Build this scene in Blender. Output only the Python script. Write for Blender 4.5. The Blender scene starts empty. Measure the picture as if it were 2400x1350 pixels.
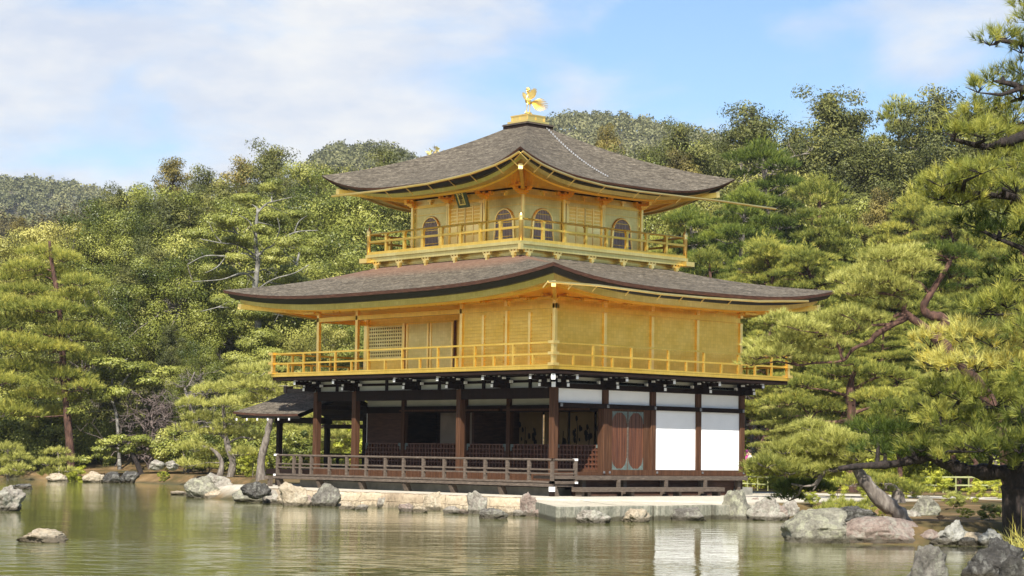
import bpy, bmesh, math, random
import numpy as np
from mathutils import Vector, Matrix, noise as mnoise

# ------------------------------------------------------------------ camera
scene = bpy.context.scene
COL = scene.collection
CAM = np.array([44.46335, -42.80217, 1.66713])
CR = np.array([0.67886472, 0.73412962, 0.01401415])
CU = np.array([0.04943549, -0.06474005, 0.99667691])
CF = np.array([-0.73259732, 0.67591599, 0.08024179])
FPX = 4807.36
cd = bpy.data.cameras.new('camera'); cam = bpy.data.objects.new('camera', cd); COL.objects.link(cam)
cam.matrix_world = Matrix(((CR[0], CU[0], -CF[0], CAM[0]), (CR[1], CU[1], -CF[1], CAM[1]), (CR[2], CU[2], -CF[2], CAM[2]), (0, 0, 0, 1)))
cd.sensor_width = 36; cd.lens = FPX / 2400 * 36; cd.clip_start = .5; cd.clip_end = 6000
scene.camera = cam
# ------------------------------------------------------------------ light
SUN_EL, SUN_AZ = math.radians(44), math.radians(139)     # azimuth from +Y towards +X
SUN_STRENGTH, SKY_STRENGTH, CLOUD_STRENGTH, EXPOSURE = 5.0, 0.080, 0.47, 1.0
SKY_TINT = (0.90, 0.97, 1.04)
sdir = Vector((math.sin(SUN_AZ) * math.cos(SUN_EL), math.cos(SUN_AZ) * math.cos(SUN_EL), math.sin(SUN_EL)))
sd = bpy.data.lights.new('sun', 'SUN'); sd.energy = SUN_STRENGTH; sd.angle = math.radians(.55); sd.color = (1, .95, .86)
so = bpy.data.objects.new('sun', sd); COL.objects.link(so); so.rotation_euler = sdir.to_track_quat('Z', 'Y').to_euler()
so.location = (60, -60, 80)
W = bpy.data.worlds.new('World'); scene.world = W; W.use_nodes = True
nt = W.node_tree; nt.nodes.clear()
def N(t, kind, **kw):
    n = t.nodes.new(kind)
    for k, v in kw.items():
        if k in n.inputs.keys() if isinstance(k, str) else False: n.inputs[k].default_value = v
        else: setattr(n, k, v)
    return n
out = N(nt, 'ShaderNodeOutputWorld')
sky = N(nt, 'ShaderNodeTexSky', sky_type='NISHITA', sun_disc=False, sun_elevation=SUN_EL, sun_rotation=SUN_AZ, altitude=100, air_density=1.0, dust_density=0.6, ozone_density=2.5)
tint = N(nt, 'ShaderNodeMixRGB', blend_type='MULTIPLY'); tint.inputs[0].default_value = 1; tint.inputs[2].default_value = (*SKY_TINT, 1)
nt.links.new(sky.outputs[0], tint.inputs[1])
b1 = N(nt, 'ShaderNodeBackground'); b1.inputs[1].default_value = SKY_STRENGTH; nt.links.new(tint.outputs[0], b1.inputs[0])
b2 = N(nt, 'ShaderNodeBackground'); b2.inputs[0].default_value = (.90, .93, 1.0, 1); b2.inputs[1].default_value = CLOUD_STRENGTH
tc = N(nt, 'ShaderNodeTexCoord')
mp = N(nt, 'ShaderNodeMapping'); mp.inputs['Scale'].default_value = (1, 1, 2.6); nt.links.new(tc.outputs['Generated'], mp.inputs[0])
n1 = N(nt, 'ShaderNodeTexNoise'); n1.inputs['Scale'].default_value = 9; n1.inputs['Detail'].default_value = 8; n1.inputs['Roughness'].default_value = .55; n1.inputs['Distortion'].default_value = .3
nt.links.new(mp.outputs[0], n1.inputs['Vector'])
dot = N(nt, 'ShaderNodeVectorMath', operation='DOT_PRODUCT'); dot.inputs[1].default_value = (-.679, -.734, .35); nt.links.new(tc.outputs['Generated'], dot.inputs[0])
ma = N(nt, 'ShaderNodeMath', operation='MULTIPLY_ADD'); ma.inputs[1].default_value = 1.9; ma.inputs[2].default_value = -.06; nt.links.new(dot.outputs['Value'], ma.inputs[0])
cl = N(nt, 'ShaderNodeClamp'); cl.inputs[1].default_value = -.16; cl.inputs[2].default_value = .28; nt.links.new(ma.outputs[0], cl.inputs[0])
ad = N(nt, 'ShaderNodeMath', operation='ADD'); nt.links.new(n1.outputs[0], ad.inputs[0]); nt.links.new(cl.outputs[0], ad.inputs[1])
sz = N(nt, 'ShaderNodeSeparateXYZ'); nt.links.new(tc.outputs['Generated'], sz.inputs[0])
zz = N(nt, 'ShaderNodeMapRange', interpolation_type='SMOOTHSTEP'); zz.inputs[1].default_value = .24; zz.inputs[2].default_value = .50; zz.inputs[3].default_value = 0; zz.inputs[4].default_value = -.30; nt.links.new(sz.outputs[2], zz.inputs[0])
a0 = N(nt, 'ShaderNodeMath', operation='ADD'); nt.links.new(ad.outputs[0], a0.inputs[0]); nt.links.new(zz.outputs[0], a0.inputs[1]); acc = a0.outputs[0]      # cloud cut away overhead, out of view, to weaken fill and deepen shadows
for v_, r_, a_ in (((-0.6173, 0.7588, 0.2080), 0.0180, 0.90), ((-0.5737, 0.7975, 0.1870), 0.0240, 1.00), ((-0.5575, 0.8021, 0.2141), 0.0350, 0.90), ((-0.5897, 0.7790, 0.2132), 0.0200, 0.70), ((-0.6967, 0.6943, 0.1803), 0.0200, 0.50), ((-0.6449, 0.7477, 0.1581), 0.0200, 0.30)):          # a few small separate clouds, given by their bearing in the sky
    ds = N(nt, 'ShaderNodeVectorMath', operation='SUBTRACT'); ds.inputs[1].default_value = v_; nt.links.new(tc.outputs['Generated'], ds.inputs[0])
    sc_ = N(nt, 'ShaderNodeVectorMath', operation='MULTIPLY'); sc_.inputs[1].default_value = (1, 1, 2.0); nt.links.new(ds.outputs[0], sc_.inputs[0])
    ln = N(nt, 'ShaderNodeVectorMath', operation='LENGTH'); nt.links.new(sc_.outputs[0], ln.inputs[0])
    pr = N(nt, 'ShaderNodeMapRange', interpolation_type='SMOOTHSTEP'); pr.inputs[1].default_value = 0; pr.inputs[2].default_value = r_ * 2; pr.inputs[3].default_value = .27 * a_; pr.inputs[4].default_value = 0; nt.links.new(ln.outputs['Value'], pr.inputs[0])
    a2 = N(nt, 'ShaderNodeMath', operation='ADD'); nt.links.new(acc, a2.inputs[0]); nt.links.new(pr.outputs[0], a2.inputs[1]); acc = a2.outputs[0]
rm = N(nt, 'ShaderNodeMapRange', interpolation_type='SMOOTHSTEP'); rm.inputs[1].default_value = .40; rm.inputs[2].default_value = .78; rm.inputs[4].default_value = .95
nt.links.new(acc, rm.inputs[0])
n2 = N(nt, 'ShaderNodeTexNoise'); n2.inputs['Scale'].default_value = 16; n2.inputs['Detail'].default_value = 7; n2.inputs['Roughness'].default_value = .6; nt.links.new(mp.outputs[0], n2.inputs['Vector'])
cr_ = N(nt, 'ShaderNodeValToRGB'); cr_.color_ramp.elements[0].position = .36; cr_.color_ramp.elements[0].color = (.74, .81, .95, 1); cr_.color_ramp.elements[1].position = .66; cr_.color_ramp.elements[1].color = (1, 1, 1, 1)
nt.links.new(n2.outputs[0], cr_.inputs[0]); nt.links.new(cr_.outputs[0], b2.inputs[0])
mx = N(nt, 'ShaderNodeMixShader'); nt.links.new(rm.outputs[0], mx.inputs[0]); nt.links.new(b1.outputs[0], mx.inputs[1]); nt.links.new(b2.outputs[0], mx.inputs[2]); nt.links.new(mx.outputs[0], out.inputs[0])
scene.view_settings.view_transform = 'Standard'; scene.view_settings.look = 'None'
scene.view_settings.exposure = EXPOSURE; scene.view_settings.gamma = 1
scene.cycles.max_bounces = 10; scene.cycles.diffuse_bounces = 4; scene.cycles.glossy_bounces = 5; scene.cycles.transparent_max_bounces = 8
scene.cycles.caustics_reflective = True; scene.cycles.blur_glossy = 1.0; scene.cycles.caustics_refractive = False
scene.cycles.sample_clamp_indirect = 6

# ------------------------------------------------------------------ helpers
def at(px, py, d):
    """world point seen at photo pixel (px, py), d metres in front of the camera"""
    return CAM + (CF + CR * (px - 1200) / FPX + CU * (675 - py) / FPX) * d
def on(px, py, ax, c):
    ray = CF + CR * (px - 1200) / FPX + CU * (675 - py) / FPX
    return CAM + ray * ((c - CAM[ax]) / ray[ax])
def tag(o, label=None, cat=None, group=None, kind=None):
    if label: o['label'] = label
    if cat: o['category'] = cat
    if group: o['group'] = group
    if kind: o['kind'] = kind
    return o
def empty(name, loc, parent=None):
    o = bpy.data.objects.new(name, None); COL.objects.link(o); o.location = loc; o.empty_display_size = .2
    o.parent = parent; return o
def link(name, me, parent=None, loc=None):
    o = bpy.data.objects.new(name, me); COL.objects.link(o)
    if loc is not None: o.location = loc
    if parent is not None:
        o.parent = parent
        # parts are modelled in world coordinates: undo the (pure) translations above them
        off = Vector((0, 0, 0)); q = parent
        while q is not None: off += q.location; q = q.parent
        o.location = o.location - off
    return o
class MB:
    def __init__(s): s.v = []; s.f = []; s.m = []; s.cur = 0
    def add(s, vs, fs):
        o = len(s.v); s.v += [tuple(map(float, p)) for p in vs]
        s.f += [tuple(i + o for i in f) for f in fs]; s.m += [s.cur] * len(fs)
    def box(s, x0, x1, y0, y1, z0, z1):
        x0, x1 = min(x0, x1), max(x0, x1); y0, y1 = min(y0, y1), max(y0, y1); z0, z1 = min(z0, z1), max(z0, z1)
        s.add([(x0, y0, z0), (x1, y0, z0), (x1, y1, z0), (x0, y1, z0), (x0, y0, z1), (x1, y0, z1), (x1, y1, z1), (x0, y1, z1)],
              [(0, 3, 2, 1), (4, 5, 6, 7), (0, 1, 5, 4), (1, 2, 6, 5), (2, 3, 7, 6), (3, 0, 4, 7)])
    def bar(s, a, b, w, h):
        a = Vector(a); b = Vector(b); d = (b - a).normalized(); up = Vector((0, 0, 1)) if abs(d.z) < .95 else Vector((1, 0, 0))
        sx = d.cross(up).normalized() * w / 2; sz = sx.cross(d).normalized() * h / 2
        vs = [p + i * sx + j * sz for p in (a, b) for i, j in ((-1, -1), (1, -1), (1, 1), (-1, 1))]
        s.add(vs, [(0, 1, 2, 3), (7, 6, 5, 4), (0, 4, 5, 1), (1, 5, 6, 2), (2, 6, 7, 3), (3, 7, 4, 0)])
    def tube(s, pts, rad, n=8, caps=True):
        pts = [Vector(p) for p in pts]
        if not hasattr(rad, '__len__'): rad = [rad] * len(pts)
        vs = []; prev = None
        for i, p in enumerate(pts):
            d = (pts[min(i + 1, len(pts) - 1)] - pts[max(i - 1, 0)]).normalized()
            if prev is None: a = d.orthogonal().normalized()
            else:
                a = prev - d * prev.dot(d)
                a = a.normalized() if a.length > 1e-6 else d.orthogonal().normalized()
            prev = a; b = d.cross(a)
            vs += [p + (a * math.cos(t) + b * math.sin(t)) * rad[i] for t in [2 * math.pi * k / n for k in range(n)]]
        fs = [(i * n + k, i * n + (k + 1) % n, (i + 1) * n + (k + 1) % n, (i + 1) * n + k) for i in range(len(pts) - 1) for k in range(n)]
        if caps: fs += [tuple(range(n - 1, -1, -1)), tuple((len(pts) - 1) * n + k for k in range(n))]
        s.add(vs, fs)
    def lathe(s, prof, c, n=16):
        vs = [(c[0] + r * math.cos(2 * math.pi * k / n), c[1] + r * math.sin(2 * math.pi * k / n), c[2] + z) for r, z in prof for k in range(n)]
        fs = [(i * n + k, i * n + (k + 1) % n, (i + 1) * n + (k + 1) % n, (i + 1) * n + k) for i in range(len(prof) - 1) for k in range(n)]
        fs += [tuple(range(n - 1, -1, -1)), tuple((len(prof) - 1) * n + k for k in range(n))]
        s.add(vs, fs)
    def build(s, name, mats, parent=None, smooth=False, bevel=0):
        me = bpy.data.meshes.new(name); me.from_pydata(s.v, [], s.f)
        for m in (mats if isinstance(mats, (list, tuple)) else [mats]): me.materials.append(m)
        me.polygons.foreach_set('material_index', s.m)
        if smooth: me.polygons.foreach_set('use_smooth', [True] * len(me.polygons))
        me.update()
        bm = bmesh.new(); bm.from_mesh(me); bmesh.ops.recalc_face_normals(bm, faces=bm.faces); bm.to_mesh(me); bm.free()
        o = link(name, me, parent)
        if bevel:
            md = o.modifiers.new('bevel', 'BEVEL'); md.width = bevel; md.segments = 2; md.limit_method = 'ANGLE'
        return o
def mesh_np(name, v, faces, k, mats, tintv=None):
    """k-gon mesh straight from numpy arrays; tintv: one tint value per face"""
    me = bpy.data.meshes.new(name); nv, nf = len(v), len(faces)
    me.vertices.add(nv); me.vertices.foreach_set('co', np.asarray(v, dtype=np.float32).ravel())
    me.loops.add(nf * k); me.loops.foreach_set('vertex_index', np.asarray(faces, dtype=np.int32).ravel())
    me.polygons.add(nf); me.polygons.foreach_set('loop_start', np.arange(0, nf * k, k, dtype=np.int32))
    for m in (mats if isinstance(mats, (list, tuple)) else [mats]): me.materials.append(m)
    if tintv is not None:
        at_ = me.attributes.new('tint', 'FLOAT', 'FACE'); at_.data.foreach_set('value', np.asarray(tintv, dtype=np.float32))
    me.update(calc_edges=True); return me
# ------------------------------------------------------------------ materials
def new_mat(name):
    m = bpy.data.materials.new(name); m.use_nodes = True; t = m.node_tree
    return m, t, t.nodes['Principled BSDF']
def ramp(t, fac, stops):
    r = t.nodes.new('ShaderNodeValToRGB'); e = r.color_ramp.elements
    while len(e) < len(stops): e.new(.5)
    for q, (p, c) in zip(e, stops): q.position = p; q.color = (*c, 1)
    t.links.new(fac, r.inputs[0]); return r.outputs[0]
def noise_tex(t, scale, detail=6, rough=.55, mapping=(1, 1, 1), coord='position', dist=0):
    if coord == 'position': v = t.nodes.new('ShaderNodeNewGeometry').outputs['Position']
    else: v = t.nodes.new('ShaderNodeTexCoord').outputs['Object']
    m = t.nodes.new('ShaderNodeMapping'); m.inputs['Scale'].default_value = mapping; t.links.new(v, m.inputs[0])
    n = t.nodes.new('ShaderNodeTexNoise'); n.inputs['Scale'].default_value = scale; n.inputs['Detail'].default_value = detail
    n.inputs['Roughness'].default_value = rough; n.inputs['Distortion'].default_value = dist
    t.links.new(m.outputs[0], n.inputs['Vector']); return n.outputs[0]
def bump(t, p, h, strength, dist=.02):
    b = t.nodes.new('ShaderNodeBump'); b.inputs['Strength'].default_value = strength; b.inputs['Distance'].default_value = dist
    t.links.new(h, b.inputs['Height']); t.links.new(b.outputs[0], p.inputs['Normal'])
def mix(t, fac, a, b, mode='MIX'):
    n = t.nodes.new('ShaderNodeMixRGB'); n.blend_type = mode
    for i, q in ((0, fac), (1, a), (2, b)):
        if hasattr(q, 'is_output'): t.links.new(q, n.inputs[i])
        else: n.inputs[i].default_value = q if i == 0 else (*q, 1)
    return n.outputs[0]
def simple(name, stops, scale=4, rough=.7, metal=0, mapping=(1, 1, 1), bmp=0, bdist=.02, detail=6, coord='position', spec=.4):
    m, t, p = new_mat(name); n = noise_tex(t, scale, detail, mapping=mapping, coord=coord)
    t.links.new(ramp(t, n, stops), p.inputs['Base Color']); p.inputs['Roughness'].default_value = rough; p.inputs['Metallic'].default_value = metal
    p.inputs['Specular IOR Level'].default_value = spec
    if bmp: bump(t, p, n, bmp, bdist)
    return m
def gold_mat(name, c1, c2, rough, leaf=1.0, metal=.9):
    m, t, p = new_mat(name)
    n = noise_tex(t, 1.3, 5, mapping=(1, 1, 1.6)); fine = noise_tex(t, 9, 4, mapping=(1, 1, 3))
    base = ramp(t, n, [(.35, c1), (.65, c2)])
    # faint squares of gold leaf, laid along both wall directions
    pos = t.nodes.new('ShaderNodeNewGeometry').outputs['Position']; sx = t.nodes.new('ShaderNodeSeparateXYZ'); t.links.new(pos, sx.inputs[0])
    a = t.nodes.new('ShaderNodeMath'); a.operation = 'ADD'; t.links.new(sx.outputs[0], a.inputs[0]); t.links.new(sx.outputs[1], a.inputs[1])
    cb = t.nodes.new('ShaderNodeCombineXYZ'); t.links.new(a.outputs[0], cb.inputs[0]); t.links.new(sx.outputs[2], cb.inputs[1])
    br = t.nodes.new('ShaderNodeTexBrick'); br.offset = 0; br.inputs['Scale'].default_value = 1; br.inputs['Mortar Size'].default_value = .003
    br.inputs['Brick Width'].default_value = .11; br.inputs['Row Height'].default_value = .11
    br.inputs['Color1'].default_value = (1, 1, 1, 1); br.inputs['Color2'].default_value = (.86, .84, .80, 1); br.inputs['Mortar'].default_value = (.70, .66, .58, 1)
    t.links.new(cb.outputs[0], br.inputs['Vector'])
    c = mix(t, leaf * .75, base, br.outputs['Color'], 'MULTIPLY')
    t.links.new(c, p.inputs['Base Color']); p.inputs['Metallic'].default_value = metal
    rr = t.nodes.new('ShaderNodeMapRange'); rr.inputs[3].default_value = rough - .08; rr.inputs[4].default_value = rough + .1; t.links.new(fine, rr.inputs[0]); t.links.new(mix(t, .35, rr.outputs[0], br.outputs['Color'], 'MULTIPLY'), p.inputs['Roughness'])
    bump(t, p, fine, .06, .01)
    return m
GOLD = gold_mat('gold_leaf', (.80, .515, .085), (.90, .61, .135), .35, metal=.80)
GOLDW = gold_mat('gold_leaf_olive', (.68, .55, .185), (.77, .64, .26), .36, metal=.80)  # greener than the other gold: reflected sky and trees put into the colour
GOLDS = gold_mat('gold_soffit_bounce', (.95, .48, .045), (1.0, .57, .085), .34, .5, metal=.72)  # deeper orange: light bouncing between gilded faces put into the colour
GOLDB = gold_mat('gold_bright', (.95, .66, .19), (1.0, .76, .30), .33, .3)
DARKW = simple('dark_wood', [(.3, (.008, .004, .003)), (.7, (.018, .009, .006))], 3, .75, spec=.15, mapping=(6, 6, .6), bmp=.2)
BROWNW = simple('brown_wood', [(.25, (.036, .016, .008)), (.55, (.074, .033, .016)), (.8, (.140, .070, .036))], 2.2, .7, spec=.2, mapping=(9, 9, .5), bmp=.25)
REDW = simple('door_wood', [(.25, (.035, .012, .007)), (.5, (.090, .032, .015)), (.8, (.18, .072, .032))], 2, .5, mapping=(7, 7, .4), bmp=.2)
GREYW = simple('weathered_wood', [(.25, (.052, .038, .028)), (.6, (.104, .079, .059)), (.85, (.20, .160, .125))], 3, .8, mapping=(2, 2, 8), bmp=.2)
BEAMW = simple('beam_wood', [(.3, (.04, .020, .014)), (.7, (.085, .042, .028))], 3, .7, spec=.2, mapping=(1, 1, 7), bmp=.2)
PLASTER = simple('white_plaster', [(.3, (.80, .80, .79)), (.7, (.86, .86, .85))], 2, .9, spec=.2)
PLASTERW = simple('shaded_plaster', [(.3, (.50, .50, .42)), (.7, (.62, .62, .54))], 1.4, .9, spec=.2)  # duller than the white plaster: shade under the balcony put into the colour
WHITEP = simple('white_paint', [(.3, (.78, .78, .76)), (.7, (.84, .84, .82))], 8, .6)
BLACK = simple('black_lacquer', [(.3, (.006, .005, .004)), (.7, (.014, .011, .009))], 4, .5)
BARKE = simple('bark_edge', [(.3, (.03, .012, .008)), (.55, (.085, .034, .020)), (.8, (.16, .078, .050))], 4, .75, mapping=(1, 1, 14), bmp=.3)
VIOLET = simple('dark_violet_bars', [(.3, (.20, .165, .185)), (.7, (.28, .235, .26))], 6, .5)
PALEW = simple('pale_paper', [(.3, (.50, .42, .36)), (.7, (.60, .52, .45))], 4, .8)
COPPER = simple('verdigris_fitting', [(.3, (.07, .095, .085)), (.7, (.15, .19, .17))], 12, .6, metal=.2)
IRON = simple('iron_grey', [(.3, (.12, .12, .12)), (.7, (.3, .3, .3))], 10, .5, metal=.6)
OCHRE = simple('ochre_screen', [(.3, (.20, .125, .048)), (.7, (.28, .18, .075))], 1.5, .8)
def bark_roof():
    m, t, p = new_mat('cypress_bark_roof')
    a = noise_tex(t, 1.5, 6, .6, mapping=(1, 1, 10)); b = noise_tex(t, 6.5, 8, .78, mapping=(1, 1, 5.5)); c = noise_tex(t, .30, 4, mapping=(1, 1, 3)); g = noise_tex(t, 26, 3, .7, mapping=(1, 1, 3))
    col = ramp(t, b, [(.30, (.022, .018, .014)), (.44, (.080, .068, .052)), (.55, (.155, .134, .104)), (.70, (.31, .278, .225))])
    col = mix(t, .7, col, ramp(t, a, [(.32, (.45, .43, .42)), (.68, (1.35, 1.32, 1.28))]), 'MULTIPLY')
    col = mix(t, .35, col, ramp(t, g, [(.35, (.35, .34, .33)), (.65, (1.25, 1.25, 1.22))]), 'MULTIPLY')
    at_ = t.nodes.new('ShaderNodeAttribute'); at_.attribute_name = 'rust'
    col = mix(t, ramp(t, at_.outputs['Fac'], [(0, (0, 0, 0)), (1, (.75, .75, .75))]), col, mix(t, b, (.06, .032, .022), (.30, .17, .115)))
    t.links.new(col, p.inputs['Base Color']); p.inputs['Roughness'].default_value = .92; p.inputs['Specular IOR Level'].default_value = .15
    bump(t, p, b, .9, .06); return m
ROOF = bark_roof()
def rock_mat(name, c1, c2, c3, lichen=(.42, .43, .34), la=.5):
    m, t, p = new_mat(name)
    n = noise_tex(t, 2.2, 10, .7, coord='object'); f = noise_tex(t, 16, 8, .75, coord='object'); l = noise_tex(t, 4.5, 8, .75, coord='object', dist=.8)
    col = ramp(t, n, [(.32, c1), (.5, c2), (.68, c3)])
    col = mix(t, ramp(t, l, [(.5, (0, 0, 0)), (.58, (la, la, la))]), col, lichen)
    col = mix(t, .85, col, ramp(t, f, [(.3, (.32, .31, .30)), (.52, (.9, .9, .9)), (.7, (1.1, 1.1, 1.08))]), 'MULTIPLY')
    sx = t.nodes.new('ShaderNodeSeparateXYZ'); t.links.new(t.nodes.new('ShaderNodeNewGeometry').outputs['Position'], sx.inputs[0])
    w = t.nodes.new('ShaderNodeMath'); w.operation = 'MULTIPLY_ADD'; w.inputs[1].default_value = -.16; t.links.new(l, w.inputs[0]); t.links.new(sx.outputs[2], w.inputs[2])
    col = mix(t, ramp(t, w.outputs[0], [(0, (.8, .8, .8)), (.05, (0, 0, 0))]), col, (.055, .045, .028))      # wet, weedy tide line
    t.links.new(col, p.inputs['Base Color']); p.inputs['Roughness'].default_value = .92; p.inputs['Specular IOR Level'].default_value = .2
    bump(t, p, mix(t, .5, n, f), 1.0, .14); return m
ROCK_PALE = rock_mat('rock_pale', (.21, .185, .150), (.33, .295, .245), (.45, .41, .35))
ROCK_GREEN = rock_mat('rock_green', (.16, .15, .115), (.27, .255, .200), (.38, .36, .29), (.44, .44, .30), .6)
ROCK_PINK = rock_mat('rock_pink', (.20, .145, .115), (.31, .24, .20), (.40, .33, .28), (.40, .40, .33), .5)
ROCK_DARK = rock_mat('rock_dark', (.035, .033, .030), (.075, .070, .062), (.14, .13, .115), (.34, .34, .30), .35)
ROCK_TAN = rock_mat('rock_tan', (.30, .24, .16), (.46, .38, .27), (.56, .48, .36), (.42, .40, .32), .3)
ROCK_WHITE = rock_mat('rock_white', (.28, .27, .23), (.42, .41, .36), (.52, .51, .46), (.24, .22, .15), .5)
ROCK_GREY = rock_mat('rock_grey', (.095, .085, .070), (.175, .160, .135), (.27, .25, .215), (.38, .38, .29), .45)
def stone_block_mat():
    m, t, p = new_mat('stone_wall_blocks')
    n = noise_tex(t, 1.1, 8, .6); f = noise_tex(t, 10, 7, .7); wob = noise_tex(t, 2.2, 3)
    pos = t.nodes.new('ShaderNodeNewGeometry').outputs['Position']
    sx = t.nodes.new('ShaderNodeSeparateXYZ'); t.links.new(pos, sx.inputs[0])
    def math_(op, a, b, c=None):
        q = t.nodes.new('ShaderNodeMath'); q.operation = op
        for k, v in enumerate((a, b, c)):
            if v is None: continue
            if hasattr(v, 'is_output'): t.links.new(v, q.inputs[k])
            else: q.inputs[k].default_value = v
        return q.outputs[0]
    cb = t.nodes.new('ShaderNodeCombineXYZ'); t.links.new(math_('MULTIPLY_ADD', wob, .5, sx.outputs[0]), cb.inputs[0]); t.links.new(math_('MULTIPLY_ADD', wob, .16, sx.outputs[2]), cb.inputs[1])
    br = t.nodes.new('ShaderNodeTexBrick'); br.inputs['Scale'].default_value = 1; br.inputs['Brick Width'].default_value = .95; br.inputs['Row Height'].default_value = .26
    br.inputs['Mortar Size'].default_value = .012; br.inputs['Mortar Smooth'].default_value = .6; br.offset = .43; br.squash = .6; br.squash_frequency = 2
    br.inputs['Color1'].default_value = (1, .98, .94, 1); br.inputs['Color2'].default_value = (.72, .66, .6, 1); br.inputs['Mortar'].default_value = (.34, .29, .23, 1)
    t.links.new(cb.outputs[0], br.inputs['Vector'])
    col = ramp(t, n, [(.3, (.30, .24, .165)), (.5, (.46, .38, .27)), (.7, (.56, .49, .38))])
    col = mix(t, .85, col, br.outputs['Color'], 'MULTIPLY')
    col = mix(t, .7, col, ramp(t, f, [(.3, (.45, .43, .4)), (.6, (1.05, 1.05, 1.05))]), 'MULTIPLY')
    col = mix(t, ramp(t, math_('MULTIPLY_ADD', f, .45, sx.outputs[2]), [(.24, (.85, .85, .85)), (.38, (0, 0, 0))]), col, (.10, .085, .05))
    t.links.new(col, p.inputs['Base Color']); p.inputs['Roughness'].default_value = .9
    bump(t, p, mix(t, .6, br.outputs['Color'], f), .9, .05); return m
STONEW = stone_block_mat()
def slab_mat():
    m, t, p = new_mat('landing_stone')
    n = noise_tex(t, 1.2, 8, .65); f = noise_tex(t, 14, 8, .75); st = noise_tex(t, 3, 6, .7, mapping=(2.5, 2.5, .3))
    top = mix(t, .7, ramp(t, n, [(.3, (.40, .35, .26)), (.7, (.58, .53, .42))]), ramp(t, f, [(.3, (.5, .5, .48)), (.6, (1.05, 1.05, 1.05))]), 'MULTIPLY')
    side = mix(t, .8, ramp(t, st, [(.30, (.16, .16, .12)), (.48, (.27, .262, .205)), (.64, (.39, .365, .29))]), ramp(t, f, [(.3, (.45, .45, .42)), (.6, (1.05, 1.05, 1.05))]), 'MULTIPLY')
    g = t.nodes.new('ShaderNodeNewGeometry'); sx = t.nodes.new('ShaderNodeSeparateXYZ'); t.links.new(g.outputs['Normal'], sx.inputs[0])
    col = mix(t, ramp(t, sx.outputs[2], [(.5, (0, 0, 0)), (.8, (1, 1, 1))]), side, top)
    sp = t.nodes.new('ShaderNodeSeparateXYZ'); t.links.new(g.outputs['Position'], sp.inputs[0])
    w = t.nodes.new('ShaderNodeMath'); w.operation = 'MULTIPLY_ADD'; w.inputs[1].default_value = -.2; t.links.new(st, w.inputs[0]); t.links.new(sp.outputs[2], w.inputs[2])
    col = mix(t, ramp(t, w.outputs[0], [(0, (.85, .85, .85)), (.04, (0, 0, 0))]), col, (.06, .052, .03))
    t.links.new(col, p.inputs['Base Color']); p.inputs['Roughness'].default_value = .92; p.inputs['Specular IOR Level'].default_value = .2
    bump(t, p, f, .8, .04); return m
SLAB = slab_mat()
PLINTH = simple('grey_plinth', [(.3, (.17, .165, .14)), (.55, (.27, .26, .22)), (.8, (.38, .37, .33))], 2.2, .9, bmp=.3)
SAND = simple('pale_gravel', [(.3, (.50, .45, .35)), (.7, (.62, .57, .46))], 30, .95, bmp=.4)
def water_mat():
    m, t, p = new_mat('pond_water')
    p.inputs['Roughness'].default_value = .045; p.inputs['IOR'].default_value = 1.33
    c = noise_tex(t, .12, 3)
    t.links.new(ramp(t, c, [(.3, (.108, .114, .034)), (.7, (.142, .140, .050))]), p.inputs['Base Color'])
    # wind ripples: crests run across the breeze, long in one direction and short in the other
    pos = t.nodes.new('ShaderNodeNewGeometry').outputs['Position']
    rot = t.nodes.new('ShaderNodeVectorRotate'); rot.rotation_type = 'Z_AXIS'; rot.inputs['Angle'].default_value = -.824; t.links.new(pos, rot.inputs[0])
    def rip(sx, sy, scale, det):
        mp_ = t.nodes.new('ShaderNodeMapping'); mp_.inputs['Scale'].default_value = (sx, sy, 1); t.links.new(rot.outputs[0], mp_.inputs[0])
        q = t.nodes.new('ShaderNodeTexNoise'); q.inputs['Scale'].default_value = scale; q.inputs['Detail'].default_value = det; q.inputs['Roughness'].default_value = .55; t.links.new(mp_.outputs[0], q.inputs['Vector']); return q.outputs[0]
    a = rip(.55, 1.0, 1.1, 3); b = rip(.6, 1, 4.5, 3); g = rip(.25, 1, .11, 3)
    gust = ramp(t, g, [(.40, (.30, .30, .30)), (.62, (1, 1, 1))])
    h = mix(t, 1, mix(t, .30, a, b), gust, 'MULTIPLY')
    # a breeze patch on the near left of the pond, where steeper wavelets catch the sky
    dv = t.nodes.new('ShaderNodeVectorMath'); dv.operation = 'DISTANCE'; dv.inputs[1].default_value = (18.5, -29.5, 0); t.links.new(pos, dv.inputs[0])
    pr_ = t.nodes.new('ShaderNodeMapRange'); pr_.interpolation_type = 'SMOOTHSTEP'
    pr_.inputs[1].default_value = 11; pr_.inputs[2].default_value = 4; pr_.inputs[3].default_value = 0; pr_.inputs[4].default_value = 1; t.links.new(dv.outputs['Value'], pr_.inputs[0])
    wv = rip(.45, 1, 3.2, 4); pk = ramp(t, wv, [(.52, (0, 0, 0)), (.70, (1, 1, 1))])
    h = mix(t, mix(t, 1, pr_.outputs[0], (.9, .9, .9), 'MULTIPLY'), h, mix(t, 1, h, pk, 'ADD'))
    bump(t, p, h, 1.0, .032); return m
WATER = water_mat()
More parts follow.
